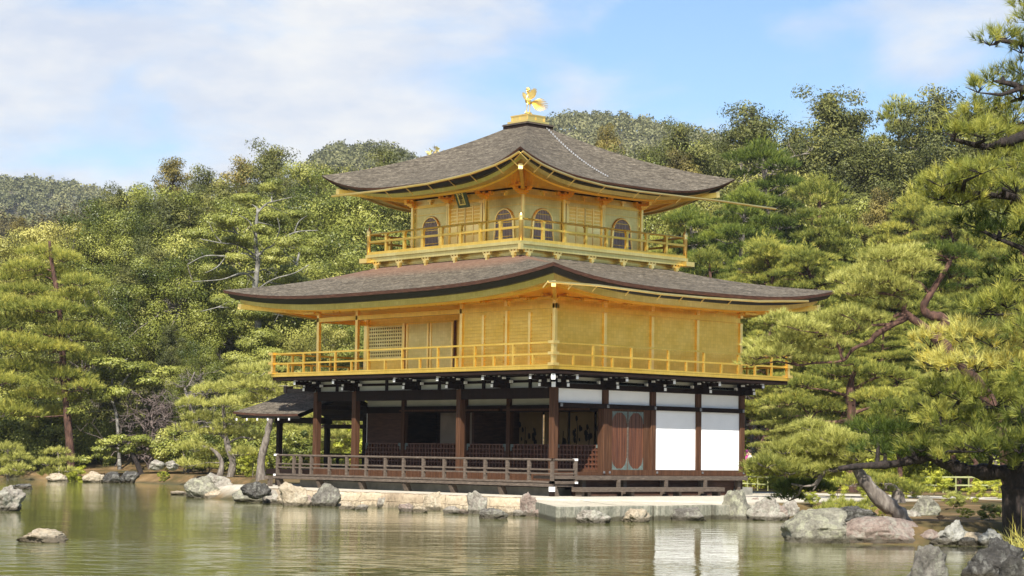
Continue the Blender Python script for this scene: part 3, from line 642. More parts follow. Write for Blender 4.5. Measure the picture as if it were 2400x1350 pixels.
# ---- third storey ---------------------------------------------------
def arch(w, h, n=26):
    """bell-shaped window outline, from bottom left up and over to bottom right (a, z)"""
    pts = []
    for i in range(n + 1):
        t = i / n
        if t < .28: u = t / .28; a, z = -w / 2 * (1.0 - .10 * u), h * .52 * u
        elif t > .72: u = (1 - t) / .28; a, z = w / 2 * (1.0 - .10 * u), h * .52 * u
        else:
            u = (t - .28) / .44; th = math.pi * (1 - u); a = w / 2 * .90 * math.cos(th); z = h * .52 + h * .48 * math.sin(th) ** .85
        pts.append((a, z))
    return pts
F3 = 8.27; H3 = 10.12; B3 = 1.82
pbox('core', GOLD, (CX - 2.60, CX + 2.60, CY - 2.60, CY + 2.60, 8.2, 10.13))
pbox('base_box', GOLDW, (CX - 3.50, CX + 3.50, CY - 3.50, CY + 3.50, 7.70, 8.02), (CX - 3.54, CX + 3.54, CY - 3.54, CY + 3.54, 7.90, 7.94))
dk = pbox('balcony_deck', GOLDW, (CX - 3.85, CX + 3.85, CY - 3.85, CY + 3.85, 8.17, 8.27), (CX - 3.78, CX + 3.78, CY - 3.78, CY + 3.78, 8.02, 8.17))
for sx in (-1, 1):
    for sy in (-1, 1):
        m = MB()
        if (sx, sy) == (1, -1): m.box(CX + sx * 3.8, CX + sx * 3.92, CY + sy * 3.92, CY + sy * 3.8, 7.98, 8.16)
        else: m.box(CX + sx * 3.6, CX + sx * 4.0, CY + sy * 4.0, CY + sy * 3.6, 7.99, 8.14)
        m.build('beam_cap', GOLDB, dk)
def little_bracket(m, S, s, o0, z, reach=.30, w=.34):
    S.box(m, s - .045, s + .045, o0, o0 + reach, z, z + .07); S.box(m, s - .06, s + .06, o0 + reach - .10, o0 + reach + .02, z + .07, z + .17)
    S.box(m, s - w / 2, s + w / 2, o0 + reach - .085, o0 + reach - .02, z + .17, z + .225)
    for q in (-1, 0, 1): S.box(m, s + q * w * .42 - .035, s + q * w * .42 + .035, o0 + reach - .10, o0 + reach - .0, z + .225, z + .27)
BB3 = sides(3.50, 3.50)
for k in 'SENW':
    S = BB3[k]
    for s in (.10, 1.35, 2.9, 4.35, 5.7, 6.9):
        m = MB(); little_bracket(m, S, s, 0, 7.76, .26); m.build('bracket', GOLDB, dk)
def cluster(m, S, s, z):
    S.box(m, s - .15, s + .15, -.1, .13, z, z + .07); S.box(m, s - .09, s + .09, -.07, .09, z - .05, z)
    S.box(m, s - .05, s + .05, -.1, .40, z + .07, z + .13); S.box(m, s - .33, s + .33, -.05, .05, z + .07, z + .13)
    for q in (-.29, 0, .29): S.box(m, s + q - .06, s + q + .06, -.07, .07, z + .13, z + .19)
    S.box(m, s - .30, s + .30, .30, .38, z + .19, z + .24); S.box(m, s - .07, s + .07, .28, .42, z + .13, z + .19)
    for q in (-.26, 0, .26): S.box(m, s + q - .05, s + q + .05, .28, .40, z + .24, z + .29)
for k in 'SENW':
    S = TOP[k]
    for i in range(3): sbox(S, 'wall_panel', GOLDW, (i * B3 + .07, (i + 1) * B3 - .07, -.14, -.05, F3, 10.13))
    sbox(S, 'beam', GOLD, (.0, 5.46, -.045, -.02, 9.84, 9.94), (.07, 5.39, -.05, -.035, 9.60, 9.615), (0, 5.46, -.045, .0, F3, F3 + .09))
    for i in (range(0, 3) if k in 'SN' else range(1, 4)):
        m = MB(); S.box(m, i * B3 - .05, i * B3 + .05, -.05, .05, F3 + .02, 9.95); m.build('pillar', GOLDB, PAV, bevel=.02)
        m = MB(); cluster(m, S, i * B3, 9.95); m.build('bracket', GOLDS, PAV)
    for i in range(3):
        m = MB(); S.box(m, (i + .5) * B3 - .03, (i + .5) * B3 + .03, -.045, .03, 9.94, 10.1); S.box(m, (i + .5) * B3 - .10, (i + .5) * B3 + .10, -.045, .06, 10.04, 10.09); m.build('strut', GOLDB, PAV)
    for c in (.5, 2.5):                                     # bell-shaped windows in the outer bays
        s0 = c * B3; pts = arch(.92, 1.06); z0 = F3 + .16
        pane = MB(); pane.add([S.p(s0 + a, -.035, z0 + z) for a, z in pts], [tuple(range(len(pts)))]); pane.add([S.p(s0 + a, -.05, z0 + z) for a, z in pts], [tuple(range(len(pts)))])
        wn = pane.build('window', PALEW, PAV)
        m = MB()
        for j in range(13):
            a = -.44 + j * .88 / 12
            zt = max([z for (q, z) in pts if abs(q - a) < .06] or [.6]); S.box(m, s0 + a - .015, s0 + a + .015, -.034, -.012, z0, z0 + zt - .01)
        m.build('window_bar', VIOLET, wn)
        each(S, 'window_rail', GOLD, wn, *[(s0 - (.40 if zz < .8 else .26), s0 + (.40 if zz < .8 else .26), -.012, -.004, z0 + zz, z0 + zz + .022) for zz in (.17, .62, .9)])
        m = MB(); m.tube([S.p(s0 + a * 1.04, -.02, z0 + z * 1.02) for a, z in pts], .036, 6); S.box(m, s0 - .5, s0 + .5, -.05, .02, z0 - .06, z0); m.build('window_frame', GOLDB, wn)
    c0, c1 = B3 + .20, 2 * B3 - .10; cm = (c0 + c1) / 2      # pair of panelled doors in the middle bay
    for a0, a1 in ((c0, cm - .01), (cm + .01, c1)):
        m = MB(); S.box(m, a0, a1, -.05, -.012, F3 + .10, 9.72); dr = m.build('door', GOLD, PAV)
        m = MB(); w = (a1 - a0) / 2
        for j in range(2):
            q0, q1 = a0 + j * w + .035, a0 + (j + 1) * w - .035
            for (z0, z1) in ((F3 + .16, F3 + .50), (F3 + .56, F3 + .86)): S.box(m, q0, q1, -.012, .002, z0, z1)
            for z in np.arange(F3 + .93, 9.68, .115): S.box(m, q0, q1, -.012, .004, z, z + .03)
            for a in np.arange(q0, q1, .045): S.box(m, a, a + .014, -.012, -.002, F3 + 1.0, 9.68)
        m.build('lattice', GOLDB, dr)
        each(S, 'door_stile', GOLDB, dr, *[(q - .022, q + .022, -.03, .012, F3 + .10, 9.73) for q in (a0, (a0 + a1) / 2, a1)])
    for a in (c0 - .09, c1 + .05):
        m = MB(); S.box(m, a - .04, a + .04, -.05, .05, F3 + .05, 9.80); S.box(m, a - .09, a + .09, -.05, .08, 9.78, 9.86); m.build('door_post', GOLDB, PAV)
RL3 = sides(3.775, 3.775)
for k in 'SENW':
    S = RL3[k]; L_ = 7.55
    rl = MB(); rl.tube([S.p(0, 0, 8.965), S.p(L_, 0, 8.965)], .035, 8); S.box(rl, .05, L_ - .05, -.035, .035, 8.665, 8.735); S.box(rl, .03, L_ - .03, -.06, .06, 8.27, 8.36)
    ra = rl.build('railing', GOLD, PAV)
    for i in range(1, 8):
        a = i * L_ / 8; m = MB(); S.box(m, a - .045, a + .045, -.045, .045, 8.36, 8.90); S.box(m, a - .07, a + .07, -.055, .055, 8.89, 8.935); m.build('rail_post', GOLD, ra)
    m = MB(); p0 = S.p(0 if k in 'SN' else L_, 0, 0)
    m.lathe([(.072, 0), (.072, .70), (.085, .72), (.06, .76), (.085, .82), (.075, .90), (.03, .97), (.012, 1.0), (.008, 1.12)], (p0.x, p0.y, 8.2), 12); m.build('corner_post', GOLDB, ra, smooth=True)
# name board with its three characters
pc = Vector(on(1079, 460, 1, CY - 2.73 - 1.0))
M_GRN = simple('board_frame_green', [(.3, (.05, .07, .03)), (.7, (.09, .11, .05))], 6, .5)
def plaque():
    e = MB(); w, h, d = .52, .78, .06
    e.add([(-w / 2, 0, -h / 2), (w / 2, 0, -h / 2), (w / 2, 0, h / 2), (-w / 2, 0, h / 2), (-w / 2, d, -h / 2), (w / 2, d, -h / 2), (w / 2, d, h / 2), (-w / 2, d, h / 2)], [(0, 1, 2, 3), (7, 6, 5, 4), (0, 4, 5, 1), (1, 5, 6, 2), (2, 6, 7, 3), (3, 7, 4, 0)])
    f = MB(); fw = .30; fh = .60
    f.box(-fw / 2, fw / 2, -.012, 0, -fh / 2, fh / 2)
    rot = Matrix.Translation(pc) @ Matrix.Rotation(math.radians(24), 4, 'X')
    def put(mb, name, mat, parent):
        mb.v = [tuple(rot @ Vector(p)) for p in mb.v]; return mb.build(name, mat, parent)
    b = put(e, 'name_board', M_GRN, PAV); put(f, 'board_face', GOLDB, b)
    cu = bpy.data.curves.new('text', 'FONT'); cu.body = '\u7a76\n\u7adf\n\u9802'; cu.size = .215; cu.align_x = 'CENTER'; cu.align_y = 'CENTER'; cu.space_line = .80; cu.extrude = .004; cu.offset = .004
    t = bpy.data.objects.new('text', cu); COL.objects.link(t)
    dg = bpy.context.evaluated_depsgraph_get(); me = bpy.data.meshes.new_from_object(t.evaluated_get(dg)); bpy.data.objects.remove(t)
    me.materials.clear(); me.materials.append(BLACK)
    me.transform(rot @ Matrix.Translation((0, -.018, 0)) @ Matrix.Rotation(math.radians(90), 4, 'X')); link('lettering', me, b)
plaque()
# lightning chain down the east slope
m = MB(); pts = []
for i in range(60):
    t = i / 59; x = CX + .62 + t * 3.55; v = 1 - (x - CX - .56) / 4.39
    y = CY + .30 + t * (-.62); prof = .60 * v + .40 * v * v
    pts.append((x, y, 10.26 + 2.36 * prof + .03))
for i, p in enumerate(pts): 
    if i < 59:
        q = pts[i + 1]; a = Vector(p); b_ = Vector(q); off = Vector((0, .028 if i % 2 else -.028, .02)); m.bar(a + off, b_ + off, .020, .020)
CHAIN = m.build('chain', simple('pale_metal', [(.3, (.5, .5, .5)), (.7, (.7, .7, .7))], 10, .4, metal=.5), PAV)
# ---- second storey ---------------------------------------------------
G0, G1 = 4.26, 6.02                                        # wall foot and underside of the lintel
S, E, Nn, Ww = LOW['S'], LOW['E'], LOW['N'], LOW['W']
pbox('balcony_deck', GOLD, (-WX - 1.14, 1.14, -1.14, WY + 1.14, 4.15, 4.24))
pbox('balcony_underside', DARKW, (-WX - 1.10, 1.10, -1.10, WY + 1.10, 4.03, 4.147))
pbox('ceiling', GOLDS, (-WX - .06, .06, -.06, WY + .06, 6.36, 6.40))
for side, nb_, ln in (('E', 4, WY), ('W', 4, WY), ('N', 5.5, WX)):
    T = LOW[side]; n_ = int(nb_)
    for i in range(n_ if side != 'N' else 5):
        a0, a1 = i * ln / (n_ if side != 'N' else 5), (i + 1) * ln / (n_ if side != 'N' else 5)
        if side == 'W' and i == 3: continue
        sbox(T, 'wall_panel', GOLD, (a0 + .02, a1 - .02, -.08, .0, G0, 6.46))
for a0, a1 in ((.02, bb - .02), (bb + .02, 2 * bb - .02)):
    w_ = sbox(S, 'wall_panel', GOLD, (a0, a1, -.08, .0, G0, 6.46))
    m = MB()
    for z in np.arange(4.45, 5.92, .105): S.box(m, a0 + .12, a1 - .12, 0, .022, z, z + .07)
    m.build('louvre', GOLD, w_)
    m = MB()
    for q in (bb * .5,): S.box(m, a0 + q - .05, a0 + q + .05, 0, .045, G0, 5.96)
    m.build('stud', GOLDB, w_)
sbox(LOW['S'], 'return_wall', GOLD, (2 * bb - .06, 2 * bb + .02, -bb, -.02, G0, 6.46))
BACK = Side((-2 * bb, bb), (-1, 0), (0, -1))                # recessed wall behind the open loggia, one bay in
sbox(BACK, 'wall_panel', GOLD, (-.02, WX - 2 * bb, -.08, 0, G0, 6.36))
LW = 7.42 - .02
w_ = sbox(BACK, 'lattice_window', BEAMW, (5.47, 7.27, .0, .02, 4.9, 5.96))
m = MB()
for a in np.arange(5.47, 7.28, .12): BACK.box(m, a - .028, a + .028, .015, .045, 4.9, 5.96)
for z in np.arange(4.9, 5.97, .118): BACK.box(m, 5.45, 7.30, .017, .048, z - .028, z + .028)
m.build('lattice', GOLDW, w_)
m = MB()
for a in (5.36, 7.34): BACK.box(m, a - .06, a + .06, 0, .07, G0, 6.05)
BACK.box(m, 5.30, 7.40, 0, .065, 4.82, 4.88); m.build('window_frame', GOLDB, w_)
for a0, a1 in ((2.80, 4.02), (4.05, 5.26)):
    d_ = sbox(BACK, 'door', GOLDW, (a0, a1, 0, .03, G0 + .06, 6.0)); each(BACK, 'door_stile', GOLDB, d_, (a0 + .02, a0 + .10, .03, .05, G0 + .06, 6.0), (a1 - .10, a1 - .02, .03, .05, G0 + .06, 6.0))
sbox(BACK, 'door_frame', REDW, (2.70, 2.76, 0, .06, G0, 6.05))
sbox(BACK, 'beam', GOLD, (0, 7.40, 0, .05, 6.06, 6.14))
sbox(LOW['S'], 'beam', GOLD, (-.06, WX + .06, -.12, .06, 6.05, 6.19), (0, WX, -.10, .03, 6.33, 6.42))
for side, ln in (('E', WY), ('W', WY), ('N', WX)):
    sbox(LOW[side], 'beam', GOLD, (.07, ln - .07, .002, .06, 6.03, 6.19), (.07, ln - .07, .002, .03, 6.30, 6.34))
pil_s = [0, bb, 2 * bb, 3 * bb, 4.5 * bb, 5.5 * bb]
for a in (0, 2 * bb, 4.5 * bb, 5.5 * bb):
    m = MB(); S.box(m, a - .06, a + .06, -.06, .06, 4.24, 6.40); m.build('pillar', GOLDB, PAV, bevel=.015)
m = MB(); S.box(m, bb - .07, bb + .07, -.02, .07, 6.19, 6.40); S.box(m, bb - .05, bb + .05, .0, .05, G0, 6.05); m.build('pillar', GOLDB, PAV)
for a in (1, 2, 3, 4):
    m = MB(); E.box(m, a * bb - .06, a * bb + .06, -.06, .06, 4.24, 6.03); E.box(m, a * bb - .07, a * bb + .07, -.05, .07, 6.19, 6.40); m.build('pillar', GOLDB, PAV, bevel=.015)
for a in (1, 2, 3):
    m = MB(); Nn.box(m, a * 2.92 - .085, a * 2.92 + .085, -.085, .085, 4.24, 6.40); m.build('pillar', GOLDB, PAV)
    m = MB(); Ww.box(m, a * bb - .085, a * bb + .085, -.085, .085, 4.24, 6.40); m.build('pillar', GOLDB, PAV)
def eave_bracket(T, a):
    m = MB(); T.box(m, a - .14, a + .14, .03, .11, 6.33, 6.38); T.box(m, a - .05, a + .05, .0, .55, 6.38, 6.44); T.box(m, a - .30, a + .30, .40, .48, 6.30, 6.36); m.build('bracket', GOLD, ROOF1)
for T, ln, k in ((S, WX, 11), (E, WY, 8)):
    for i in range(k + 1): eave_bracket(T, i * ln / k)
def rail2(T, ln, n, flip, e=1.10):
    a0, a1 = -e, ln + e; r = MB(); dz = .004 if flip else 0
    for z, h in ((4.935, .055), (4.60, .055)): T.box(r, a0 - .02 - dz, a1 + .02 + dz, e - .03, e + .03, z - h / 2 + dz, z + h / 2 + dz)
    T.box(r, a0, a1, e - .05, e + .05, 4.244, 4.29 + dz)
    ra = r.build('railing', GOLD, PAV)
    for i in range(1, n):
        a = a0 + (a1 - a0) * i / n; m = MB(); top = 4.91 if i % 2 == 0 else 4.575
        T.box(m, a - .032, a + .032, e - .032, e + .032, 4.29, top); m.build('rail_post', GOLD, ra)
    ac = a1 if flip else a0
    m = MB(); T.box(m, ac - .055, ac + .055, e - .055, e + .055, 4.26, 4.985)
    for z in (4.25, 4.57, 4.90): T.box(m, ac - .12, ac + .12, e - .12, e + .12, z, z + .085)
    m.build('corner_post', GOLDB, ra)
rail2(S, WX, 16, 0); rail2(E, WY, 13, 1); rail2(Nn, WX, 16, 0); rail2(Ww, WY, 13, 1)
# ---- first storey ---------------------------------------------------
pbox('floor', BEAMW, (-WX - .1, .1, -.1, WY + .1, .90, 1.02))
vd = pbox('veranda_deck', GREYW, (-WX - 1.0, 1.0, -1.0, -.12, .70, .80), (-WX - 1.04, 1.04, -1.05, -.97, .70, .81))
for i in range(7):
    a = -12.5 + i * 13.45 / 6; m = MB(); m.bar((a, -.93, .70), (a + .0, -.80, .40), .16, .18); m.build('deck_strut', GREYW, vd)
m = MB(); m.box(.93, 1.05, -1.05, -.93, .15, .72); m.build('deck_post', DARKW, vd)
m = MB(); m.box(.925, 1.055, -1.055, -.925, .56, .70); m.build('post_cap', WHITEP, vd)
pbox('sill', BROWNW, (-WX - .14, .14, -.14, -.02, .82, 1.04), (-WX, -.02, -.02, .10, 1.021, 1.05))
ed = pbox('veranda_deck', GREYW, (.12, 1.05, -.92, 7.62, .93, 1.02), (.96, 1.07, -.03, 7.64, .90, 1.03))
for i in range(5): y = .4 + i * 1.75; m = MB(); m.box(.80, .92, y - .07, y + .07, .42, .93); m.build('deck_post', GREYW, ed)
pbox('step_board', BEAMW, (.70, .78, .1, 7.3, .42, .92))
bn = pbox('bench', GREYW, (1.06, 1.50, -.25, 6.05, .56, .69))
for y in (-.12, .15, 2.0, 4.1, 5.9):
    m = MB(); m.box(1.15, 1.40, y - .06, y + .06, .36, .56); m.build('bench_leg', GREYW, bn)
    if y > .5: m = MB(); m.box(1.02, 1.10, y - .33, y - .23, .69, .92); m.build('bench_strut', GREYW, bn)
pbox('foundation', PLINTH, (-WX - .3, .3, -.45, WY + .3, .0, .66))
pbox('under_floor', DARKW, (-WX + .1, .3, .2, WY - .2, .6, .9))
for a in (0, 2 * bb, 4.5 * bb, 5.5 * bb):
    m = MB(); S.box(m, a - .105, a + .105, -.105, .105, .84, 4.0); m.build('pillar', BROWNW, PAV, bevel=.02)
for a in (1, 2, 3, 4):
    m = MB(); E.box(m, a * bb - .11, a * bb + .11, -.145, .125, 1.02, 4.0); m.build('pillar', BROWNW, PAV, bevel=.015)
ROW2 = Side((0, bb), (-1, 0), (0, -1))
for a in (bb, 2 * bb, 3 * bb, 4.5 * bb):
    m = MB(); ROW2.box(m, a - .085, a + .085, -.085, .085, 1.02, 4.0); m.build('pillar', BROWNW, PAV)
for T, ln in ((S, WX), (E, WY), (Nn, WX), (Ww, WY)):
    if T is S: sbox(T, 'beam', DARKW, (.11, WX, -.09, .085, 3.33, 3.66), (.15, WX, -.06, .10, 4.0, 4.03))
    else: sbox(T, 'beam', DARKW, (.12, ln, -.10, .15, 3.64, 3.80), (.12, ln, -.10, .15, 3.07, 3.21), (.12, ln, -.06, .10, 4.0, 4.03))
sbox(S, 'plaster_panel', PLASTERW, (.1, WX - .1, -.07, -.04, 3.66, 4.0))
each(S, 'strut', DARKW, PAV, *[(x * bb - .05, x * bb + .05, -.04, .02, 3.66, 4.0) for x in (.5, 1.5, 2.5, 3.75, 5)])
for i in range(4):
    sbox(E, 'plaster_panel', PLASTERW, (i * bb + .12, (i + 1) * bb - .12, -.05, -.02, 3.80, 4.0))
    sbox(E, 'plaster_panel', PLASTER, (i * bb + .12, (i + 1) * bb - .12, -.05, .04, 3.21, 3.64))
for i in (2, 3): sbox(E, 'plaster_panel', PLASTER, (i * bb + .10, (i + 1) * bb - .10, -.06, .06, 1.21, 3.07))
for T, ln, i0, n_ in ((Nn, WX, 0, 5), (Ww, WY, 0, 3)):
    for i in range(i0, n_):
        q = ln / 5 if T is Nn else bb
        sbox(T, 'plaster_panel', PLASTER, (i * q + .10, (i + 1) * q - .10, -.06, .06, 1.1, 3.07), (i * q + .10, (i + 1) * q - .10, -.05, .03, 3.21, 3.64))
sbox(E, 'sill', BROWNW, (bb + .11, WY + .14, -.06, .17, 1.03, 1.20), (-.1, bb - .11, -.06, .15, 1.03, 1.13))
each(E, 'nail_cover', IRON, PAV, *[(a - .035, a + .035, .17, .185, 1.09, 1.16) for a in (bb - .12, bb + .12, 2 * bb + .12, 3 * bb + .12, 4 * bb)])
each(E, 'nail_cover', IRON, PAV, *[(a - .045, a + .045, .15, .17, z - .05, z + .05) for z in (3.72, 3.14) for a in (.17, bb + .04, 2 * bb + .04, 3 * bb + .04, 4 * bb)])
each(S, 'nail_cover', IRON, PAV, *[(a - .045, a + .045, .148, .165, 3.64, 3.74) for a in (.19, 2 * bb, 4.5 * bb, 5.5 * bb - .06)])
# heavy double doors with scalloped metal corners, second bay of the right-hand facade
sbox(E, 'door_frame', BROWNW, (bb + .11, bb + .30, -.05, .09, 1.2, 3.07), (2 * bb - .40, 2 * bb - .11, -.05, .07, 1.2, 3.07), (bb + .30, 2 * bb - .40, -.05, .05, 3.0, 3.07))
d0, d1 = bb + .30, 2 * bb - .40; dm = (d0 + d1) / 2
for a0, a1 in ((d0 + .01, dm - .03), (dm + .03, d1 - .01)):
    dr = sbox(E, 'door', REDW, (a0, a1, .0, .055, 1.2, 3.0)); w = a1 - a0
    m = MB()
    for q in np.arange(1, 4) * w / 4: E.box(m, a0 + q - .006, a0 + q + .006, .055, .061, 1.25, 2.95)
    m.build('board_joint', BEAMW, dr)
    n = 14
    for zc, sg in ((1.2, 1), (3.0, -1)):
        for base, dirn in ((a0, 1), (a1, -1)):
            fit = MB()
            # corner plate bounded by a scalloped quarter curve
            arc = []
            for i in range(n + 1):
                th = math.pi / 2 * i / n; rr = 1 + .05 * math.cos(th * 10)
                arc.append((base + dirn * (.012 + (w / 2 - .02) * (1 - math.cos(th)) * rr), zc + sg * (.36 - .33 * math.sin(th) * rr)))
            poly = [(base, zc)] + [(base, zc + sg * .37)] + arc[0:] + [(base + dirn * w / 2, zc)]
            fit.add([E.p(a, .066, z) for a, z in poly] , [tuple(range(len(poly)))])
            k_ = len(poly); fit.add([E.p(a, .066, z) for a, z in poly] + [E.p(a, .054, z) for a, z in poly], [(i, (i + 1) % k_, k_ + (i + 1) % k_, k_ + i) for i in range(k_)])
            fit.build('metal_fitting', COPPER, dr)
sbox(E, 'door_bar', GREYW, (dm - .03, dm + .03, .0, .075, 1.2, 3.0))
# lower lattice shutters along the inner row, dim rooms behind
for a0, a1 in ((.11, bb - .11), (bb + .11, 2 * bb - .11), (2 * bb + .11, 3 * bb - .11), (3 * bb + .11, 4.5 * bb - .11), (4.5 * bb + .11, WX - .1)):
    p_ = sbox(ROW2, 'lattice_shutter', BEAMW, (a0, a1, -.03, .0, 1.2, 1.94)); m = MB(); k = int((a1 - a0) / .15)
    for i in range(k + 1): a = a0 + (a1 - a0) * i / k; ROW2.box(m, a - .02, a + .02, 0, .05, 1.2, 1.94)
    for j in range(6): z = 1.2 + .74 * j / 5; ROW2.box(m, a0, a1, 0, .053, z - .02, z + .02)
    m.build('lattice', REDW, p_)
    for a in (a0, a1):
        sg = 1 if a == a0 else -1; m = MB()
        ROW2.box(m, a, a + sg * .14, .05, .06, 1.86, 1.96); ROW2.box(m, a, a + sg * .06, .05, .061, 1.74, 1.9); m.build('metal_fitting', COPPER, p_)
sbox(ROW2, 'sill', BROWNW, (0, WX, -.08, .06, 1.04, 1.2))
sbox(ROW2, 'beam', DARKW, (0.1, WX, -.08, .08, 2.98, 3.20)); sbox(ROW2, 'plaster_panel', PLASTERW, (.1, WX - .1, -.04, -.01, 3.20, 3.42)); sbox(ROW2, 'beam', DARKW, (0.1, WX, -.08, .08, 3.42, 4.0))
sbox(ROW2, 'hanging_rail', BROWNW, (.3, 4.2, .30, .36, 3.02, 3.08), (4.4, 9.4, .30, .36, 3.02, 3.08))
sbox(ROW2, 'wall_panel', BEAMW, (4.5 * bb, WX - .02, -.14, -.06, 1.94, 2.98))
sbox(ROW2, 'room_screen', simple('dim_screen', [(.3, (.16, .13, .10)), (.7, (.22, .18, .14))], 2, .9), (3 * bb + .1, 4 * bb, -.75, -.70, 1.2, 3.0))
pbox('ceiling', DARKW, (-WX + .02, -.02, .02, WY - .02, 3.82, 3.9))
rng = random.Random(5)
for i in range(5):                                          # ochre painted screens with flowering sprays
    a0 = .15 + i * 1.22
    sc_ = sbox(Side((0, 4.3), (-1, 0), (0, -1)), 'painted_screen', OCHRE, (a0, a0 + 1.1, -.04, 0, 1.1, 3.1)); m = MB(); T = Side((0, 4.3), (-1, 0), (0, -1))
    for q in range(2):
        a = a0 + .3 + q * .45 + rng.uniform(-.1, .1); hh = rng.uniform(1.2, 1.6)
        pts = [T.p(a + .05 * math.sin(z * 4), .006, 1.2 + z) for z in np.linspace(0, hh, 8)]; m.tube(pts, .012, 4)
        for j in range(11):
            z = 1.3 + hh * rng.uniform(.1, 1); aa = a + rng.uniform(-.24, .24); r_ = rng.uniform(.05, .10)
            n_ = 7; m.add([T.p(aa + r_ * (.7 + .3 * math.sin(k * 2.1)) * math.cos(2 * math.pi * k / n_), .006, z + r_ * 1.3 * math.sin(2 * math.pi * k / n_)) for k in range(n_)], [tuple(range(n_))])
    m.build('painted_flower', DARKW, sc_)
pbox('room_wall', BEAMW, (-WX + .12, -WX + .2, bb + .2, 5.2, 1.02, 3.8), (-WX + .1, -6.2, 5.2, 5.3, 1.02, 3.8), (-.0 - 6.3, -6.2, bb + .2, 5.3, 1.02, 3.8))  # one piece is a dark lining added inside to keep the room dim
# dark bracket clusters with whitewashed ends that carry the balcony
def dark_bracket(T, a, corner=False):
    m = MB()
    T.box(m, a - .13, a + .13, -.05, .13, 3.66, 3.98); T.box(m, a - .07, a + .07, .10, .60, 3.66, 3.80); T.box(m, a - .10, a + .10, .40, .58, 3.80, 3.88)
    T.box(m, a - .07, a + .07, .10, .98, 3.87, 3.99); T.box(m, a - .42, a + .42, .42, .54, 3.90, 3.99); T.box(m, a - .34, a + .34, .06, .17, 3.80, 3.90)
    br = m.build('bracket', DARKW, PAV)
    tips = [(a - .05, a + .05, .60, .615, 3.67, 3.77), (a - .05, a + .05, .50, .59, 3.80, 3.87), (a - .05, a + .05, .98, 1.0, 3.885, 3.975), (a - .05, a + .05, .90, .99, 3.99, 4.022)]
    for q in (-.42, .42): tips += [(a + q - .022, a + q + .022, .43, .55, 3.92, 3.98), (a + q * .82 - .02, a + q * .82 + .02, .055, .175, 3.81, 3.9)]
    tips += [(a + q - .022, a + q + .022, .49, .56, 3.985, 4.018) for q in (-.25, 0, .25)]
    each(T, 'bracket_tip', WHITEP, br, *tips)
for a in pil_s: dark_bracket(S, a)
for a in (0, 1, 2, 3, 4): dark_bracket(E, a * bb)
m = MB(); m.bar((0, 0, 3.92), (.96, -.96, 3.92), .14, .16); m.bar((0, 0, 3.74), (.55, -.55, 3.74), .14, .14); cb_ = m.build('bracket', DARKW, PAV)
m = MB(); m.bar((.93, -.93, 3.93), (1.03, -1.03, 3.93), .12, .17); m.build('bracket_tip', WHITEP, cb_)
m = MB(); m.bar((.52, -.52, 3.72), (.62, -.62, 3.72), .12, .15); m.build('bracket_tip', WHITEP, cb_)
# veranda railing of grey wood
def rail1(pts, parent, post, ends=True):
    r = MB(); n = len(pts)
    a, b = Vector(pts[0]), Vector(pts[-1])
    d = (b - a).normalized()
    r.tube([a - d * .08 + Vector((0, 0, .69)), b + d * .06 + Vector((0, 0, .69))], .034, 8)
    r.bar(a + Vector((0, 0, .405)), b + Vector((0, 0, .405)), .05, .045); r.bar(a + Vector((0, 0, .285)), b + Vector((0, 0, .285)), .05, .045)
    r.bar(a - d * .05 + Vector((0, 0, .03)), b + d * .05 + Vector((0, 0, .03)), .10, .08)
    ra = r.build('railing', GREYW, parent)
    for p in post: m = MB(); m.box(p[0] - .045, p[0] + .045, p[1] - .045, p[1] + .045, p[2] + .06, p[2] + .665); m.build('rail_post', GREYW, ra)
    m = MB()
    for q in (a, b): m.box(q[0] - .055, q[0] + .055, q[1] - .055, q[1] + .055, q[2] + .665, q[2] + .73); m.box(q[0] - .06, q[0] + .06, q[1] - .06, q[1] + .06, q[2] - .01, q[2] + .05)
    m.build('rail_cap', WHITEP, ra)
rail1([(-12.6, -1.0, .80), (1.0, -1.0, .80)], PAV, [(x, -1.0, .80) for x in (-12.5, -11.57, -11.21, -10.6, -9.62, -8.69, -7.68, -6.7, -5.79, -4.82, -3.82, -2.84, -1.92, -.93, .02, 1.0)])
rail1([(1.0, -1.0, .80), (1.0, -.05, .80)], PAV, [(1.0, -.05, .80)])
rail1([(-12.6, 8.6, 1.0), (-12.6, 4.2, 1.0)], PAV, [(-12.6, y, 1.0) for y in (8.6, 7.5, 6.4, 5.3, 4.2)])
pbox('veranda_deck', GREYW, (-WX - 1.0, -WX - .15, -.9, WY + .8, .70, .80))
